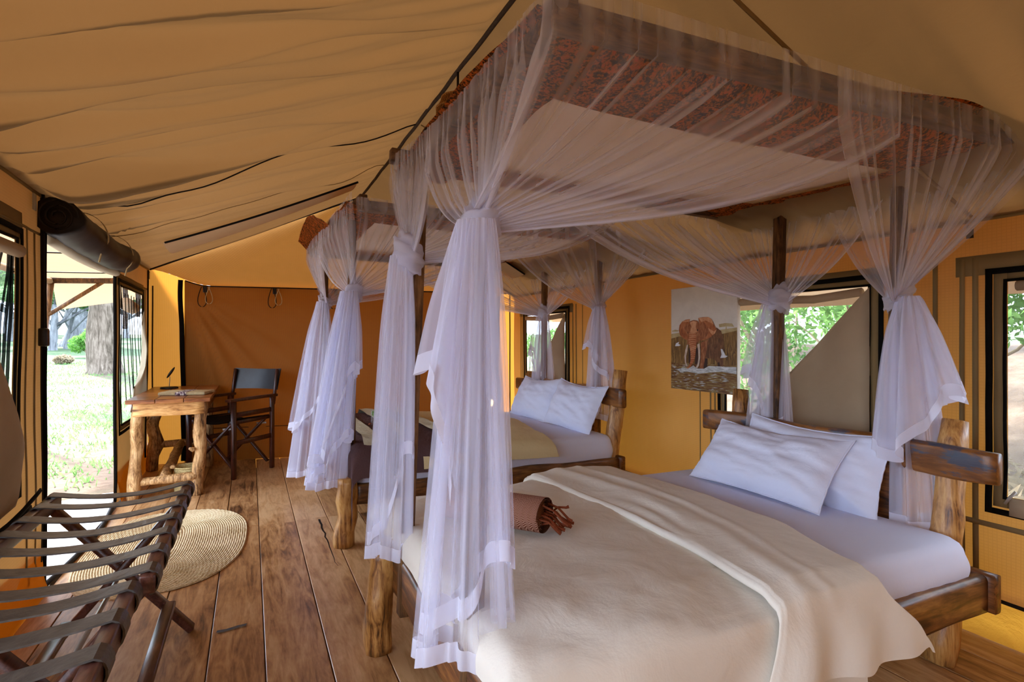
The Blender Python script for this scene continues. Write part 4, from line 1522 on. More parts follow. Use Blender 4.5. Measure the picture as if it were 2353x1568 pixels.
# ---------------------------------------------------------------- canopy sheets with batik borders
def canopy(name, label, x0, x1, y0, y1, z, seed, peak):
    t = thing(name, label, 'canopy', ((x0 + x1) / 2, (y0 + y1) / 2, z))
    sag = lambda u, v: -0.05 * math.sin(PI * u) * math.sin(PI * v) + 0.012 * nz(u * 4, v * 4, seed)
    mk('sheet', *grid(lambda u, v: Vector((lerp(x0 + 0.11, x1 - 0.11, u), lerp(y0 + 0.21, y1 - 0.18, v), z + 0.012 + sag(u, v))), 40, 32), M['sheetcanopy'], t)
    bw = 0.34

    def border(k):
        # k 0 near, 1 far, 2 foot, 3 head: hangs just under the sheet, outer edge drawn up over the rail
        def f(u, v):
            inner = bw * (1 + 0.07 * nz(u * 5, k * 3.0, seed)) if k < 2 else 0.20 * (1 + 0.08 * nz(u * 5, k * 3.0, seed))
            d = lerp(inner, -0.02, v)
            if k == 0:
                d = lerp(inner, 0.075 * (1 - sm(0.45, 0.8, u)) - 0.02 * sm(0.5, 0.8, u), v)
            lift = peak[k] * sm(0.6, 1.0, v) * (0.45 + 0.55 * math.sin(PI * min(1, max(0, u)))) * (1 + 0.3 * nz(u * 7, k, seed))
            if k == 0:
                x, y = lerp(x0 + 0.03, x1, u), y0 + d
            elif k == 1:
                x, y = lerp(x0 + 0.03, x1, u), y1 - d
            elif k == 2:
                x, y = x0 + d, lerp(y0 + 0.02, y1, u)
            else:
                x, y = x1 - d, lerp(y0 + 0.02, y1, u)
            uu, vv = (x - x0) / (x1 - x0), (y - y0) / (y1 - y0)
            return Vector((x, y, z + 0.0015 + sag(uu, vv) + lift))
        return grid(f, 50, 12)
    for k in range(4):
        mk('batik_border', *border(k), M['batik'], t)
    return t


canopy('bed_canopy', 'white canopy sheet with brown batik border stretched over the near bed', 0.57, 2.47, 1.04, 2.37, 1.885, 2, (0.085, 0.05, 0.055, 0.05))
cp2 = canopy('bed_canopy', 'white canopy sheet with brown batik border stretched over the far bed', 0.50, 2.49, 3.20, 5.10, 1.945, 6, (0.04, 0.04, 0.06, 0.04))
# the batik hangs out and up past the far corner of the second bed
mk('batik_border', *grid(lambda u, v: Vector((lerp(0.50, 0.40, v) - 0.03 * u, lerp(3.9, 5.16, u), 1.955 + (0.03 + 0.13 * math.sin(PI * min(1, u * 0.86 + 0.05)) + 0.03 * u) * v + 0.012 * nz(u * 9, v * 2))), 30, 8), M['batik'], cp2)


# ---------------------------------------------------------------- mosquito nets
def net_panel(R0, R1, K, seed, sag=0.06, amp=0.016, npl=15, edge=True, kr=0.03, over=0.05, gather=1.15, dip=None):
    """one half-curtain: gathered along the rail from R0 (by its post) to R1, drawn in to the knot K"""
    R0, R1, K = Vector(R0), Vector(R1), Vector(K)
    n = (R1 - R0).cross(K - (R0 + R1) / 2).normalized()
    W0 = (R1 - R0).length
    NU, NV = 110, 26
    V, D = [], []
    al = (R1 - R0).normalized()
    ph = [random.uniform(0, 6) for _ in range(4)]
    for j in range(NV + 1):
        t = j / NV
        for i in range(NU + 1):
            s = i / NU
            st = s + 0.018 * math.sin(s * 31 + ph[0])
            top = R0.lerp(R1, max(0, min(1, st)))
            if dip:
                top.z -= dip(top)
            bot = K + al * (s - 0.5) * 2 * kr + Vector((0, 0, -0.04 * (s - 0.3)))
            tt = t ** 0.92
            fall = 0.098
            p = top - Vector((0, 0, fall * min(1, tt / 0.14)))
            if tt > 0.14:
                p = p.lerp(bot, (tt - 0.14) / 0.86)
            # swag: the longer the span the more it hangs, free edge most
            p.z -= sag * (0.25 + 0.75 * s ** 2) * math.sin(PI * tt) * (1.3 - 0.6 * tt)
            a = math.sin(s * npl * 2 * PI + ph[1] + 1.5 * math.sin(s * 9 + ph[2])) + 0.5 * math.sin(s * npl * 4.6 * PI + ph[3])
            p += n * (amp * a * (1 - 0.72 * tt) * (0.12 + 0.88 * sm(0, 0.2, t)))
            p.z += 0.006 * a * (1 - tt) * sm(0.02, 0.2, t)
            wloc = lerp(W0, 2 * kr + 0.02, tt)
            d = gather * (W0 / wloc) ** 0.8
            streak = 0.50 + 1.7 * max(0, nz(s * 30 + seed * 3.1, t * 0.9, seed)) + 0.8 * (0.5 + 0.5 * a / 1.5) ** 4
            d *= streak
            if t < 0.05:
                d *= 1.8
            if edge and s > 0.965:
                d *= 3.0
            V.append(p)
            D.append(min(9, d))
    F = [(j * (NU + 1) + i, j * (NU + 1) + i + 1, (j + 1) * (NU + 1) + i + 1, (j + 1) * (NU + 1) + i) for j in range(NV) for i in range(NU)]
    return V, F, D


def tail(K, C, zb, a0, a1, e1, seed, npl=9, zc=None, side=1, arc=(0, 2 * PI), hem=0.045, dens=2.4, power=0.75, ratio=0.55):
    """netting hanging from a knot: pleated, widening to a satin hem; zc/side lift the hem into a cascade"""
    K, C = Vector(K), Vector(C)
    e1 = Vector(e1).normalized()
    e2 = Vector((0, 0, 1)).cross(e1)
    NU, NV = 150, 34
    closed = abs(arc[1] - arc[0] - 2 * PI) < 1e-3

    def hemz(th):
        if zc is None:
            return zb + 0.012 * math.sin(th * 3 + seed)
        k = 0.5 + 0.5 * math.cos(th) * side
        k = sm(0.1, 0.95, k)
        return lerp(zb, zc, k) + 0.02 * math.sin(th * npl)

    def pt(th, z, top):
        h = hemz(th)
        full = K.z - zb
        t = (K.z - z) / full
        a = lerp(a0, a1, t ** power)
        pl_ = math.sin(th * npl + seed + 1.2 * math.sin(th * 2 + seed) + 0.8 * t)
        fold = 1 + 0.34 * math.copysign(abs(pl_) ** 0.7, pl_) * sm(0.0, 0.25, t) * (0.7 + 0.5 * nz(th * 1.5, seed)) + 0.10 * math.sin(th * npl * 2.3 + seed * 2 + 2 * t)
        c = Vector((lerp(K.x, C.x, t), lerp(K.y, C.y, t), 0))
        p = c + e1 * (a * math.cos(th) * fold) + e2 * (a * ratio * math.sin(th) * fold)
        p.z = z
        return p
    V, D, F = [], [], []
    n = NU if closed else NU + 1
    for j in range(NV + 1):
        t = j / NV
        for i in range(n):
            th = lerp(arc[0], arc[1], i / NU)
            h = hemz(th)
            z = lerp(K.z, h + hem, t)
            V.append(pt(th, z, K.z))
            ta = (K.z - z) / (K.z - zb)
            d = dens * (a1 / lerp(a0, a1, ta ** power)) ** 0.6
            d *= 0.6 + 1.2 * max(0, nz(th * 9 + seed, t * 0.8, seed)) + 0.35 * (0.5 + 0.5 * math.sin(th * npl + seed + 1.2 * math.sin(th * 2 + seed) + 0.8 * ta))
            D.append(min(9, d))
    for j in range(NV):
        for i in range(NU):
            i2 = (i + 1) % n
            F.append((j * n + i, j * n + i2, (j + 1) * n + i2, (j + 1) * n + i))
    HV, HF = [], []
    for j in range(4):
        for i in range(n):
            th = lerp(arc[0], arc[1], i / NU)
            h = hemz(th)
            HV.append(pt(th, lerp(h + hem, h, j / 3), K.z))
    for j in range(3):
        for i in range(NU):
            i2 = (i + 1) % n
            HF.append((j * n + i, j * n + i2, (j + 1) * n + i2, (j + 1) * n + i))
    return (V, F, D), (HV, HF)


def knot(K, r, seed, h=0.032, squash=1.6):
    """a turn of bunched netting round the post"""
    K = Vector(K)

    def f(u, v):
        a, b = u * 2 * PI, v * 2 * PI
        cr = h * (1 + 0.22 * math.sin(b * 6 + a * 2.0 + seed) + 0.12 * math.sin(b * 11 - a * 3 + seed * 2)) * (1 + 0.25 * math.sin(a + seed))
        R = r + 0.62 * cr * math.cos(b)
        return Vector((K.x + R * math.cos(a), K.y + R * math.sin(a), K.z + cr * squash * math.sin(b) + 0.018 * math.sin(a + 1.3 * seed)))
    V, F = grid(f, 56, 36)
    return V, F, [6.0] * len(V)


def net(name, label, corners, z, knots, tails, seed, splits, dips=(0, 0, 0, 0)):
    """corners: foot-near, head-near, head-far, foot-far (x, y); knots in the same order"""
    cx = sum(c[0] for c in corners) / 4
    cy = sum(c[1] for c in corners) / 4
    t = thing(name, label, 'mosquito net', (cx, cy, min(tl[0][2] for tl in tails) if False else 0.2), 'mosquito nets')
    for k in range(4):
        A, B = corners[k], corners[(k + 1) % 4]
        za, zb_ = z[k]
        PA, PB = Vector((A[0], A[1], za)), Vector((B[0], B[1], zb_))
        ka, kb = knots[k], knots[(k + 1) % 4]
        s1, s2 = splits[k]
        for (R0, R1, K_) in ((PA, PA.lerp(PB, s1), ka), (PB, PB.lerp(PA, s2), kb)):
            V, F, D = net_panel(R0, R1, K_, seed + k * 2.7 + (0 if R0 is PA else 1.3), sag=0.05 + 0.05 * (R1 - R0).length,
                                dip=(lambda p, PA=PA, PB=PB: dips[k] * math.sin(PI * min(1, max(0, (p - PA).length / (PB - PA).length)))))
            mk('net_panel', V, F, M['net'], t, attr={'dens': D})
    for k in range(4):
        V, F, D = knot(knots[k], 0.036, seed + k)
        mk('net_knot', V, F, M['net'], t, attr={'dens': D})
    for k, tl in enumerate(tails):
        for q, spec in enumerate(tl):
            (V, F, D), (HV, HF) = tail(**spec)
            p = mk('net_tail', V, F, M['net'], t, attr={'dens': D})
            mk('satin_hem', HV, HF, M['satin'], p)
    return t


# ---- near bed
kf = (0.562, 1.415, 1.515)
kn1 = [(0.560, 1.415, 1.520), (2.475, 1.482, 1.385), (2.475, 2.075, 1.405), (0.53, 2.045, 1.515)]
tl1 = [
    [dict(K=(0.525, 1.375, 1.515), C=(0.478, 1.305, 0), zb=0.425, a0=0.040, a1=0.108, e1=(0.90, -0.43, 0), seed=1, npl=8, dens=1.35, power=1.0),
     dict(K=(0.525, 1.39, 1.515), C=(0.445, 1.36, 0), zb=0.52, a0=0.035, a1=0.155, e1=(0.90, -0.43, 0), seed=2, npl=6, zc=1.13, side=-1, arc=(0.5 * PI, 1.5 * PI), dens=2.0, hem=0.05),
     dict(K=(0.54, 1.36, 1.515), C=(0.50, 1.31, 0), zb=0.50, a0=0.035, a1=0.10, e1=(0.90, -0.43, 0), seed=3, npl=5, zc=0.66, side=1, dens=1.4, hem=0.05)],
    [dict(K=(2.46, 1.435, 1.385), C=(2.44, 1.36, 0), zb=0.45, a0=0.038, a1=0.090, e1=(0.42, -0.9, 0), seed=4, npl=8, dens=2.2),
     dict(K=(2.46, 1.43, 1.385), C=(2.40, 1.32, 0), zb=0.74, a0=0.036, a1=0.17, e1=(0.42, -0.9, 0), seed=5, npl=6, zc=0.98, side=1, dens=2.0, hem=0.045)],
    [dict(K=(2.46, 2.10, 1.40), C=(2.47, 2.13, 0), zb=0.62, a0=0.036, a1=0.10, e1=(0.6, -0.8, 0), seed=6, npl=7, dens=2.0),
     dict(K=(2.455, 2.11, 1.40), C=(2.43, 2.17, 0), zb=0.76, a0=0.034, a1=0.11, e1=(-0.6, 0.8, 0), seed=7, npl=5, zc=1.02, side=1, dens=1.6)],
    [dict(K=(0.495, 2.03, 1.51), C=(0.447, 2.00, 0), zb=0.44, a0=0.036, a1=0.066, e1=(0.90, -0.43, 0), seed=8, npl=7, dens=1.9, power=0.6),
     dict(K=(0.50, 2.03, 1.51), C=(0.46, 2.0, 0), zb=0.50, a0=0.034, a1=0.07, e1=(0.90, -0.43, 0), seed=9, npl=5, zc=0.8, side=1, dens=1.2)],
]
net('mosquito_net', 'white mosquito net knotted to the posts of the near bed', [(0.548, 0.995), (2.52, 1.005), (2.52, 2.41), (0.545, 2.42)], ((1.935, 1.942), (1.985, 1.97), (1.937, 2.01), (1.99, 1.93)), kn1, tl1, 1.0,
    [(0.58, 0.56), (0.58, 0.60), (0.56, 0.58), (0.42, 0.62)], (0.005, 0.02, 0.02, 0.045))

# ---- far bed
kn2 = [(0.57, 3.535, 1.50), (2.49, 3.765, 1.47), (2.49, 4.67, 1.45), (0.56, 4.83, 1.52)]
tl2 = [
    [dict(K=(0.535, 3.51, 1.50), C=(0.405, 3.47, 0), zb=0.34, a0=0.045, a1=0.10, e1=(0.90, -0.43, 0), seed=11, npl=9, dens=2.2),
     dict(K=(0.545, 3.49, 1.50), C=(0.44, 3.42, 0), zb=0.48, a0=0.040, a1=0.13, e1=(0.90, -0.43, 0), seed=12, npl=7, zc=1.02, side=1, dens=1.9, hem=0.05),
     dict(K=(0.535, 3.50, 1.50), C=(0.42, 3.44, 0), zb=0.40, a0=0.04, a1=0.10, e1=(0.90, -0.43, 0), seed=13, npl=8, zc=0.62, side=1, dens=1.2, hem=0.05)],
    [dict(K=(2.47, 3.72, 1.47), C=(2.47, 3.67, 0), zb=0.60, a0=0.04, a1=0.11, e1=(0.6, -0.8, 0), seed=14, npl=7, dens=2.2),
     dict(K=(2.46, 3.72, 1.47), C=(2.42, 3.70, 0), zb=0.92, a0=0.035, a1=0.11, e1=(0.6, -0.8, 0), seed=15, npl=5, zc=1.15, side=-1, dens=1.4)],
    [dict(K=(2.47, 4.64, 1.45), C=(2.46, 4.62, 0), zb=0.62, a0=0.036, a1=0.11, e1=(0.6, -0.8, 0), seed=16, npl=7, dens=1.8),
     dict(K=(2.46, 4.68, 1.45), C=(2.42, 4.75, 0), zb=0.85, a0=0.034, a1=0.10, e1=(-0.6, 0.8, 0), seed=17, npl=5, zc=1.1, side=1, dens=1.3)],
    [dict(K=(0.53, 4.80, 1.52), C=(0.42, 4.74, 0), zb=0.14, a0=0.045, a1=0.135, e1=(0.90, -0.43, 0), seed=18, npl=9, dens=2.2),
     dict(K=(0.53, 4.80, 1.52), C=(0.43, 4.72, 0), zb=0.5, a0=0.040, a1=0.14, e1=(0.90, -0.43, 0), seed=19, npl=6, zc=0.75, side=1, dens=1.2)],
]
net('mosquito_net', 'white mosquito net knotted to the posts of the far bed', [(0.50, 3.14), (2.55, 3.13), (2.55, 5.16), (0.435, 5.17)], ((1.985, 1.968), (2.0, 1.99), (1.96, 1.985), (2.01, 2.015)), kn2, tl2, 21.0,
    [(0.55, 0.58), (0.55, 0.58), (0.56, 0.56), (0.45, 0.62)])

# ---------------------------------------------------------------- luggage racks
def rack(label, xl, xr, y0, y1, zt):
    t = thing('luggage_rack', label, 'luggage rack', ((xl + xr) / 2, (y0 + y1) / 2, 0), 'luggage racks')
    for x in (xl, xr):
        mk('top_rail', *beam((x, y0, zt - 0.028), (x, y1, zt - 0.028), 0.036, 0.05, bv=0.006, seg=2), M['rackwood'], t)
    for yy, dx in ((y1 - 0.07, 0.0), (y0 + 0.10, 0.0)):
        mk('leg', *beam((xl + 0.01, yy, zt - 0.05), (xr + 0.02, yy, 0.004), 0.028, 0.05, up=(0, 1, 0), bv=0.004), M['rackwood'], t)
        mk('leg', *beam((xr - 0.01, yy - 0.032, zt - 0.05), (xl - 0.02, yy - 0.032, 0.004), 0.028, 0.05, up=(0, 1, 0), bv=0.004), M['rackwood'], t)
    for x, dy in ((xr - 0.06, 0.0), (xl + 0.06, -0.032)):
        mk('stretcher', *beam((x, y0 + 0.1 + dy, 0.125), (x, y1 - 0.07 + dy, 0.125), 0.045, 0.022, bv=0.004), M['rackwood'], t)
    mk('pivot_rod', *tube([((xl + xr) / 2, y0 + 0.06, zt / 2 - 0.02), ((xl + xr) / 2, y1 - 0.04, zt / 2 - 0.02)], 0.008, 8), M['steel'], t)
    n = 7
    for k in range(n):
        yc = lerp(y1 - 0.045, y0 + 0.045, k / (n - 1))
        sw = 0.030 + 0.010 * nz(k * 1.7, 4)
        P = []
        # wrap round one rail, slack across, round the other
        for a in np.linspace(-0.9 * PI, 0.5 * PI, 9)[::-1]:
            pass
        rw, rh = 0.022, 0.030
        for a in np.linspace(1.45 * PI, 0.55 * PI, 8):
            P.append((xl + rw * math.cos(a), zt - 0.028 + rh * math.sin(a)))
        for j in range(1, 16):
            q = j / 16
            P.append((lerp(xl, xr, q), zt + 0.004 - sw * math.sin(PI * q) ** 0.8))
        for a in np.linspace(0.45 * PI, -0.45 * PI, 8):
            P.append((xr + rw * math.cos(a), zt - 0.028 + rh * math.sin(a)))
        wd = 0.062
        V, F = [], []
        m = len(P)
        for j, (x, z) in enumerate(P):
            x2, z2 = P[min(j + 1, m - 1)]
            x1_, z1_ = P[max(j - 1, 0)]
            tx, tz = x2 - x1_, z2 - z1_
            ln = math.hypot(tx, tz) or 1
            nx_, nz_ = -tz / ln, tx / ln
            tw = 0.006 * nz(j * 0.25, k * 3.3) + 0.02 * (j / m - 0.5) * nz(k * 2.2, 7)
            for (e, d) in ((-1, 0), (1, 0), (1, 0.0045), (-1, 0.0045)):
                V.append((x + nx_ * d, yc + e * wd / 2 + tw, z + nz_ * d + 0.002 * e * nz(j * 0.4, k + 9)))
        for j in range(m - 1):
            for c in range(4):
                F.append((j * 4 + c, j * 4 + (c + 1) % 4, (j + 1) * 4 + (c + 1) % 4, (j + 1) * 4 + c))
        F += [(3, 2, 1, 0), tuple((m - 1) * 4 + c for c in range(4))]
        mk('strap', V, F, M['leather'], t, False)
    return t


rk = rack('folding wooden luggage rack with dark leather straps, farther one beside the rug', -0.69, -0.24, 1.70, 2.76, 0.605)
copy_thing(rk, Vector(rk.location) + Vector((-0.028, -1.085, 0)), 'folding wooden luggage rack with dark leather straps, nearest to the camera')

# ---------------------------------------------------------------- braided rug
def rug():
    hx, hy, core = 0.415, 0.72, 0.30
    rings = 34
    NU, per = 220, 5
    V, F = [], []
    for j in range(rings * per + 1):
        r = j / (rings * per)
        for i in range(NU):
            th = 2 * PI * i / NU
            # rounded oval about a short middle spine
            ex = 2.6
            c, s_ = math.cos(th), math.sin(th)
            x = math.copysign(abs(c) ** (2 / ex), c) * hx * r
            y = math.copysign(abs(s_) ** (2 / ex), s_) * (core * min(1, r * 6) + (hy - core) * r)
            wv = 1 + 0.018 * math.sin(3 * th + 1) * r + 0.012 * nz(c * 2, s_ * 2, 4) * r
            br = abs(math.sin(PI * r * rings))
            z = 0.004 + 0.0045 * br ** 0.7 + 0.0015 * math.sin(th * 150 + (int(r * rings) % 2) * PI)
            if j == rings * per:
                z = 0.001
            V.append((-0.44 + x * wv + 0.02 * y, 3.865 + y * wv, z))
    for j in range(rings * per):
        for i in range(NU):
            F.append((j * NU + i, j * NU + (i + 1) % NU, (j + 1) * NU + (i + 1) % NU, (j + 1) * NU + i))
    return V, F


mk('braided_rug', *rug(), M['straw'], None, label='oval braided straw rug on the plank floor', category='rug')

# ---------------------------------------------------------------- desk with its things
dk = thing('writing_desk', 'rustic wooden desk on peeled branch legs beside the back wall', 'desk', (-0.55, 5.6, 0))
for k, (a, b) in enumerate(((-0.83, -0.645), (-0.641, -0.46), (-0.456, -0.28))):
    mk('top_board', *box(a, b, 4.92, 6.30, 0.735, 0.765, 0.004), M['deskwood'], dk, False)
mk('apron', *beam((-0.79, 4.985, 0.685), (-0.325, 4.985, 0.685), 0.024, 0.098, bv=0.004, wob=0.003, seed=3), M['apron'], dk)
mk('apron', *beam((-0.79, 6.22, 0.685), (-0.325, 6.22, 0.685), 0.024, 0.09, bv=0.004), M['hewnx'], dk)
mk('apron', *beam((-0.325, 5.0, 0.685), (-0.325, 6.22, 0.685), 0.024, 0.09, bv=0.004), M['hewn'], dk)
mk('apron', *beam((-0.79, 5.0, 0.685), (-0.79, 6.22, 0.685), 0.024, 0.09, bv=0.004), M['hewn'], dk)
for k, (x, y, x2, y2, r) in enumerate(((-0.81, 5.06, -0.765, 5.03, 0.042), (-0.375, 5.03, -0.352, 5.03, 0.042), (-0.83, 6.16, -0.79, 6.16, 0.055), (-0.36, 6.12, -0.34, 6.14, 0.038))):
    mk('leg', *log((x, y, 0), (x2, y2, 0.735), r, r * 0.95, 14, 70 + k, 0.35, 0.05, 16), M['bark'], dk)
mk('stretcher', *log((-0.80, 5.06, 0.135), (-0.38, 5.03, 0.15), 0.030, 0.034, 12, 81, 0.4, 0.02), M['bark'], dk)
mk('stretcher', *log((-0.82, 6.15, 0.24), (-0.36, 6.12, 0.24), 0.032, 0.03, 12, 83, 0.3, 0.02), M['bark'], dk)
mk('stretcher', *log((-0.60, 5.05, 0.145), (-0.58, 6.14, 0.24), 0.040, 0.036, 12, 82, 0.4, 0.08), M['bark'], dk)
kn = []
mk('knot_stub', *log((-0.40, 5.0, 0.36), (-0.425, 4.98, 0.375), 0.020, 0.010, 10, 90, 0.3, 0.0, 4), M['bark'], dk)

lp = thing('desk_lamp', 'small black reading lamp on a round base on the desk', 'lamp', (-0.675, 6.02, 0.765))
c = (-0.675, 6.02, 0.765)
mk('base', *lathe([(0.001, 0), (0.072, 0), (0.074, 0.008), (0.066, 0.016), (0.02, 0.019), (0.001, 0.019)], 30, c), M['blackmetal'], lp)
mk('stem', *tube([(c[0], c[1], c[2] + 0.015), (c[0] + 0.006, c[1], c[2] + 0.11)], 0.0035, 8), M['steel'], lp)
hd = [(0.0, 0.0, 0.0)]
V, F = grid(lambda u, v: Vector((math.cos(2 * PI * u) * 0.060 * math.sin(PI * v), math.sin(2 * PI * u) * 0.042 * math.sin(PI * v), 0.011 * -math.cos(PI * v))), 28, 12, True)
R_ = Matrix.Rotation(math.radians(-58), 3, 'Y')
V = [R_ @ v + Vector((c[0] + 0.012, c[1], c[2] + 0.145)) for v in V]
mk('lamp_head', V, F, M['blackmetal'], lp)

fo = thing('guest_folder', 'pale canvas folder with a dark patterned band on the desk', 'folder', (-0.47, 5.33, 0.765))
ang = math.radians(-14)


def rotz(V, c, a):
    return [Vector((c[0] + (v[0] - c[0]) * math.cos(a) - (v[1] - c[1]) * math.sin(a), c[1] + (v[0] - c[0]) * math.sin(a) + (v[1] - c[1]) * math.cos(a), v[2])) for v in V]


V, F = box(-0.645, -0.30, 5.21, 5.46, 0.766, 0.790, 0.007)
mk('cover', rotz(V, (-0.47, 5.33), ang), F, M['web'], fo)
V, F = box(-0.52, -0.435, 5.206, 5.464, 0.765, 0.7915, 0.007)
t_ = NT('patterned_band')
v_ = t_.coord()
f_ = t_.noise(v_, 45, 3, 0.6, 1.0)
t_.principled(t_.ramp(f_, [(0.42, '#3a2433'), (0.5, '#6a4a5c'), (0.58, '#d8cfc0')]), 0.8)
mk('band', rotz(V, (-0.47, 5.33), ang), F, t_.m, fo)

bk = thing('woven_basket', 'round woven straw basket standing under the desk', 'basket', (-0.45, 5.22, 0))
prof = [(0.001, 0.004), (0.098, 0.004)]
for j in range(41):
    q = j / 40
    prof.append((0.100 + 0.004 * math.sin(PI * q) + 0.0022 * abs(math.sin(q * PI * 20)), 0.006 + 0.19 * q))
prof += [(0.096, 0.196), (0.092, 0.19), (0.09, 0.02), (0.001, 0.015)]
mk('body', *lathe(prof, 40, (-0.45, 5.22, 0)), M['basket'], bk)
mk('rim', *lathe([(0.104 + 0.007 * math.cos(a), 0.194 + 0.007 * math.sin(a)) for a in np.linspace(0, 2 * PI, 9)], 40, (-0.45, 5.22, 0)), M['basket'], bk)
mk('knob_handle', *lathe([(0.001, 0), (0.02, 0.0), (0.022, 0.012), (0.012, 0.024), (0.001, 0.026)], 14, (-0.555, 5.17, 0.196)), M['bark'], bk)

# ---------------------------------------------------------------- director's chair
ch = thing('director_chair', 'dark red wooden folding chair with black leather seat and back at the desk', 'chair', (0.0, 5.85, 0))
nbk = Vector((0.185, 5.82, 0))
fw = Vector((-0.65, -0.76, 0)).normalized()
sd_ = Vector((-0.76, 0.65, 0))


def T(a, b, z):
    return nbk + fw * a + sd_ * b + Vector((0, 0, z))


DA, WB = 0.486, 0.48
for b in (0, WB):
    for a in (0, DA):
        mk('leg', *beam(T(a, b, 0.0), T(a, b, 0.675), 0.030, 0.042, up=fw, bv=0.004), M['maho'], ch)
    mk('armrest', *beam(T(-0.05, b, 0.686), T(DA + 0.07, b, 0.686), 0.060, 0.024, bv=0.006, seg=2), M['maho'], ch)
    mk('side_rail', *beam(T(0, b, 0.555), T(DA, b, 0.555), 0.020, 0.042, bv=0.003), M['maho'], ch)
    mk('side_rail', *beam(T(0, b, 0.31), T(DA, b, 0.31), 0.020, 0.040, bv=0.003), M['maho'], ch)
    mk('seat_rail', *beam(T(-0.0, 0.035 if b == 0 else WB - 0.035, 0.485), T(DA, 0.035 if b == 0 else WB - 0.035, 0.485), 0.026, 0.036, bv=0.004), M['maho'], ch)
    mk('back_post', *beam(T(-0.02, b, 0.60), T(-0.075, b, 0.93), 0.022, 0.032, up=fw, bv=0.004), M['maho'], ch)
for a in (0.035, DA - 0.035):
    for sgn, da in ((0, 0.0), (1, 0.024)):
        b0_, b1_ = (0.02, WB - 0.03) if sgn == 0 else (WB - 0.02, 0.03)
        mk('cross_leg', *beam(T(a + da, b0_, 0.07), T(a + da, b1_, 0.475), 0.018, 0.036, up=fw, bv=0.003), M['maho'], ch)
    mk('pivot_bolt', *tube([T(a - 0.015, WB / 2, 0.273), T(a + 0.045, WB / 2, 0.273)], 0.005, 8), M['steel'], ch)
    mk('hinge_bracket', *beam(T(a + 0.02, 0.02, 0.435), T(a + 0.02, 0.13, 0.425), 0.004, 0.016, bv=0.001), M['steel'], ch)
mk('seat', *solid(*grid(lambda u, v: T(lerp(0.01, DA - 0.01, u), lerp(0.02, WB - 0.02, v), 0.508 - 0.05 * math.sin(PI * v) ** 0.8 + 0.012 * u), 14, 18), 0.006), M['seatblack'], ch)
V, F = [], []
NB = 26
for j in range(9):
    q = j / 8
    for i in range(NB + 1):
        s_ = i / NB
        z = lerp(0.735, 0.935, q) - 0.012 * math.sin(PI * s_) * (q - 0.3)
        p = T(-0.045 - 0.055 * q - 0.05 * math.sin(PI * s_), lerp(-0.022, WB + 0.022, s_), z)
        V.append(p)
for j in range(8):
    for i in range(NB):
        F.append((j * (NB + 1) + i, j * (NB + 1) + i + 1, (j + 1) * (NB + 1) + i + 1, (j + 1) * (NB + 1) + i))
n_ = len(V)
V2 = V + [v - fw * 0.006 for v in V]
F2 = F + [tuple(i + n_ for i in q[::-1]) for q in F]
mk('backrest', V2, F2, M['blackleather'], ch)

# ---------------------------------------------------------------- hanging wicker lamp at the ridge
pl = thing('pendant_lamp', 'wicker lamp hanging on a thin cord from the tent ridge', 'lamp', (0.92, 2.62, 2.36))
mk('cord', *tube([(0.92, 2.62, 2.52), (0.92, 2.62, 2.37)], 0.006, 6), M['blackpipe'], pl)
sh = []
for k in range(40):
    a = 2 * PI * k / 40
    P = []
    for j in range(9):
        q = j / 8
        r = 0.105 * (0.72 + 0.28 * sm(0, 0.35, q)) * (1 - 0.10 * q * q)
        P.append((0.92 + r * math.cos(a), 2.62 + r * math.sin(a), 2.385 - 0.20 * q))
    sh.append(tube(P, 0.0035, 5))
wk = m_straw('wicker_cane', '#6a421c', '#b5803e')
mk('shade_cane', *join(*sh), wk, pl)
for z_, r_ in ((2.385, 0.078), (2.33, 0.104), (2.25, 0.103), (2.185, 0.095)):
    mk('shade_ring', *tube([(0.92 + r_ * math.cos(a), 2.62 + r_ * math.sin(a), z_) for a in np.linspace(0, 2 * PI, 33)], 0.005, 6), wk, pl)
mk('shade_cap', *lathe([(0.001, 0.012), (0.03, 0.012), (0.08, 0.0), (0.078, -0.006), (0.001, -0.004)], 30, (0.92, 2.62, 2.385)), wk, pl)

# bedside lamp glowing beyond the far bed
bt = thing('bedside_table', 'small rustic table behind the far bed head', 'table', (2.25, 5.50, 0))
mk('top_board', *box(2.08, 2.42, 5.33, 5.66, 0.43, 0.46, 0.006), M['hewn'], bt)
for x, y in ((2.12, 5.37), (2.38, 5.37), (2.12, 5.62), (2.38, 5.62)):
    mk('leg', *log((x, y, 0), (x, y, 0.43), 0.026, 0.024, 10, x * 9 + y, 0.3, 0.01, 8), M['pine'], bt)
bl = thing('bedside_lamp', 'small glowing lamp on the bedside table behind the far bed', 'lamp', (2.29, 5.48, 0.46))
mk('base', *lathe([(0.001, 0), (0.05, 0), (0.052, 0.01), (0.015, 0.02), (0.012, 0.06), (0.001, 0.06)], 20, (2.29, 5.48, 0.46)), M['blackmetal'], bl)
em = NT('warm_bulb')
e_ = em.n('Emission')
e_.inputs[0].default_value = (1.0, 0.72, 0.36, 1)
e_.inputs[1].default_value = 14.0
em.l(e_.outputs[0], em.out.inputs[0])
mk('bulb', *lathe([(0.001, 0.055), (0.016, 0.06), (0.026, 0.09), (0.022, 0.118), (0.001, 0.13)], 16, (2.29, 5.48, 0.46)), em.m, bl)
mk('glass_shade', *lathe([(0.045, 0.05), (0.055, 0.10), (0.05, 0.16)], 20, (2.29, 5.48, 0.46)), M['screen'], bl)

# ---------------------------------------------------------------- elephant painting on the right-hand wall
pg = thing('elephant_painting', 'unframed canvas painting of an elephant wading in a river', 'painting', (2.76, 2.90, 1.21))
PX = 2.752
PY0, PY1, PZ0, PZ1 = 3.205, 2.598, 0.862, 1.570


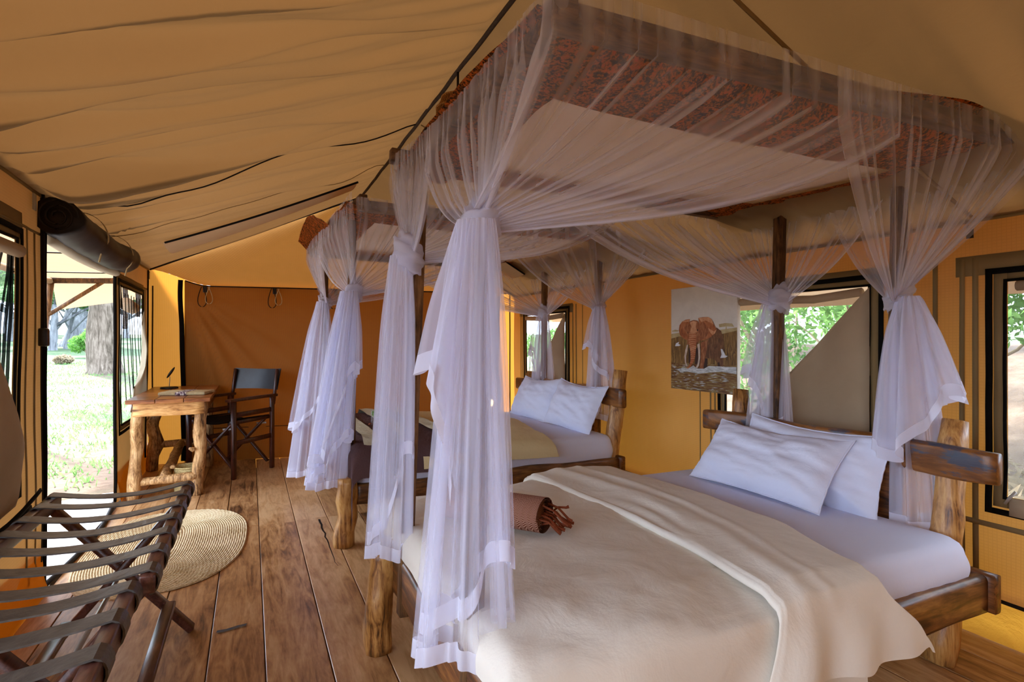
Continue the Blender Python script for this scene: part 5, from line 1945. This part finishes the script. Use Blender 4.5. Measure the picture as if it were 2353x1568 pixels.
def pp(px, py, lay):
    """painted point: picture sketch units -> canvas plane"""
    u = (px - 80) / 845
    top, bot = lerp(112, 72, u), lerp(1412, 1505, u)
    v = (py - top) / (bot - top)
    u = u / (1 + 0.10 * (1 - u)) * 1.0 if False else u
    return (PX - 0.0125 - 0.00035 * lay, lerp(PY0, PY1, u), lerp(PZ1, PZ0, v))


def m_paint(name, stops, scale=(1, 14, 14), sc=1.5, dist=0.6):
    t = NT(name)
    v = t.coord(scale)
    f = t.noise(v, sc, 5, 0.65, dist)
    t.principled(t.ramp(f, stops), 0.5, t.bump(f, 0.1, 0.002), 0.3)
    return t.m


mk('canvas', *box(PX - 0.012, PX + 0.014, PY1, PY0, PZ0, PZ1, 0.002), m_paint('painted_sky', [(0.3, '#ccc6bb'), (0.7, '#dad4c8')], (1, 5, 5)), pg)


def patch(name, polys, mat, lay):
    if len(polys) <= 4:
        for q in polys:
            mk(name, [pp(x, y, lay) for x, y in q], [tuple(range(len(q)))], mat, pg, False)
        return
    V, F = [], []
    for q in polys:
        b = len(V)
        V += [pp(x, y, lay) for x, y in q]
        F.append(tuple(range(b, b + len(q))))
    mk(name, V, F, mat, pg, False, kind='stuff')


mp_grass = m_paint('painted_reeds', [(0.3, '#4a3618'), (0.5, '#7d5c2a'), (0.7, '#a8854a')], (1, 40, 6))
mp_haze = m_paint('painted_haze', [(0.3, '#a5905e'), (0.7, '#bfae84')], (1, 10, 10))
mp_water = m_paint('painted_water', [(0.3, '#4a2f18'), (0.48, '#7a5428'), (0.6, '#8f7a48'), (0.72, '#b9b4a8')], (1, 8, 60))
mp_foam = m_paint('painted_foam', [(0.35, '#8f8f8c'), (0.55, '#c9ccca'), (0.75, '#eceeee')], (1, 14, 60))
mp_hide = m_paint('painted_hide', [(0.3, '#6a3a1c'), (0.5, '#935730'), (0.72, '#b57c50')], (1, 30, 14))
mp_body = m_paint('painted_body', [(0.3, '#4a2c16'), (0.5, '#6d4626'), (0.72, '#8d6640')], (1, 40, 14))
mp_ear = m_paint('painted_ear', [(0.3, '#7d421e'), (0.5, '#a35e30'), (0.72, '#bd7d4e')], (1, 26, 12))
mp_dark = m_paint('painted_shadow', [(0.3, '#2a170c'), (0.7, '#46291a')], (1, 20, 14))
mp_trunk = m_paint('painted_trunk', [(0.3, '#84431f'), (0.5, '#a96033'), (0.7, '#cf9a72')], (1, 6, 70))
mp_tusk = m_paint('painted_tusk', [(0.3, '#b8a08c'), (0.7, '#dccbb8')], (1, 20, 20))
mp_white = m_paint('painted_white', [(0.3, '#c2c4c8'), (0.7, '#e8e9ec')], (1, 30, 30))
mp_lt = m_paint('painted_light', [(0.3, '#b8794c'), (0.7, '#d9a478')], (1, 30, 20))

patch('haze_band', [[(82, 700), (300, 672), (560, 690), (760, 668), (924, 650), (924, 800), (82, 800)]], mp_haze, 1)
patch('reeds', [[(82, 760), (200, 735), (400, 760), (700, 735), (924, 690), (924, 1140), (82, 1080)]], mp_grass, 2)
patch('far_tree', [[(715, 600), (790, 588), (870, 598), (892, 640), (800, 632), (720, 640)], [(797, 632), (806, 632), (812, 680), (790, 680)], [(95, 655), (140, 645), (188, 655), (185, 670), (98, 672)]], mp_haze, 3)
patch('water', [[(82, 1075), (500, 1100), (924, 1130), (924, 1503), (82, 1411)]], mp_water, 3)
patch('body', [[(560, 800), (600, 700), (690, 640), (745, 690), (768, 780), (776, 900), (770, 1000), (768, 1140), (740, 1165), (705, 1150), (695, 1090), (660, 1040), (580, 1030), (540, 1040), (520, 1180), (470, 1165), (480, 1000), (490, 820)]], mp_body, 4)
patch('shaded_leg', [[(535, 1030), (580, 1035), (572, 1165), (528, 1170)], [(700, 1090), (705, 1150), (740, 1165), (722, 1080)], [(330, 900), (350, 880), (360, 1090), (335, 1105)], [(430, 900), (460, 880), (455, 1100), (415, 1100)]], mp_dark, 5)
patch('front_leg', [[(492, 830), (582, 790), (570, 900), (552, 1000), (524, 1180), (476, 1165), (496, 1000)]], mp_hide, 6)
patch('ear', [[(460, 505), (520, 498), (590, 500), (630, 530), (660, 600), (692, 670), (672, 715), (620, 760), (560, 790), (500, 803), (470, 790), (480, 640)],
              [(352, 515), (290, 520), (240, 545), (205, 590), (195, 660), (212, 720), (255, 760), (300, 790), (325, 760), (318, 640)]], mp_ear, 7)
patch('ear_shadow', [[(485, 590), (520, 550), (560, 600), (600, 680), (560, 760), (500, 795), (478, 760)], [(330, 570), (290, 590), (270, 640), (300, 700), (318, 740), (318, 640)]], mp_hide, 8)
patch('ear_fold', [[(462, 505), (590, 500), (632, 530), (655, 600), (560, 545), (500, 560)], [(350, 517), (262, 535), (250, 552), (335, 548)], [(585, 640), (660, 690), (690, 665), (670, 715), (640, 735), (600, 680)]], mp_lt, 9)
patch('head', [[(350, 545), (400, 530), (450, 540), (482, 590), (488, 650), (475, 720), (474, 810), (440, 840), (345, 850), (310, 840), (315, 780), (325, 720), (312, 660), (322, 590)]], mp_hide, 10)
patch('brow', [[(352, 560), (400, 540), (445, 555), (430, 620), (450, 690), (400, 700), (350, 690), (372, 620)]], mp_lt, 11)
patch('eye', [[(446, 655), (460, 650), (462, 672), (448, 676)], [(318, 680), (326, 676), (328, 698), (320, 700)]], mp_dark, 12)
patch('trunk', [[(345, 700), (430, 700), (440, 800), (436, 900), (425, 1000), (405, 1070), (370, 1120), (335, 1165), (310, 1172), (306, 1150), (340, 1120), (360, 1060), (362, 960), (345, 860), (330, 790)]], mp_trunk, 13)
rings = []
for k in range(13):
    y = 705 + k * 27
    xa, xb = 345 + max(0, k - 5) * 4, 432 - max(0, k - 6) * 3
    rings.append([(xa, y), ((xa + xb) / 2, y - 10), (xb, y), (xb, y + 6), ((xa + xb) / 2, y - 2), (xa, y + 6)])
patch('trunk_wrinkle', rings, mp_lt, 14)
patch('tusk', [[(312, 850), (328, 850), (322, 920), (302, 1000), (303, 1070), (320, 1130), (308, 1130), (286, 1080), (278, 1000), (290, 920)],
               [(450, 850), (482, 835), (490, 930), (490, 1030), (475, 1120), (440, 1175), (425, 1165), (455, 1100), (468, 1020), (462, 920)]], mp_tusk, 15)
patch('foam', [[(180, 1165), (260, 1145), (330, 1160), (400, 1120), (450, 1160), (540, 1165), (600, 1130), (760, 1140), (924, 1150), (924, 1240), (760, 1205), (600, 1215), (470, 1230), (330, 1200), (220, 1205)]], mp_foam, 16)
gl_ = []
r_ = np.random.default_rng(5)
for k in range(60):
    x = r_.uniform(100, 880)
    y = r_.uniform(1235, 1400 + 0.1 * (x - 80))
    w = r_.uniform(20, 90)
    gl_.append([(x, y), (x + w / 2, y - 3), (x + w, y + 4), (x + w / 2, y + 5)])
for k in range(16):
    x = r_.uniform(90, 260)
    y = r_.uniform(1100, 1230)
    w = r_.uniform(30, 90)
    gl_.append([(x, y), (x + w / 2, y - 3), (min(900, x + w), y + 4), (x + w / 2, y + 5)])
patch('glint', gl_, mp_foam, 17)
patch('bird', [[(148, 862), (160, 825), (204, 808), (196, 835), (230, 850), (200, 862)], [(745, 915), (765, 920), (790, 975), (800, 1000), (828, 1008), (800, 1028), (740, 1030), (755, 985)]], mp_white, 18)
rd = []
for k in range(46):
    x = r_.uniform(90, 330) if k % 2 else r_.uniform(770, 915)
    y = r_.uniform(900, 1090)
    dx = r_.uniform(-25, 25)
    rd.append([(x, y), (x + 5, y), (x + dx, y - r_.uniform(60, 150))])
patch('reed_stroke', rd, mp_dark, 3.5)
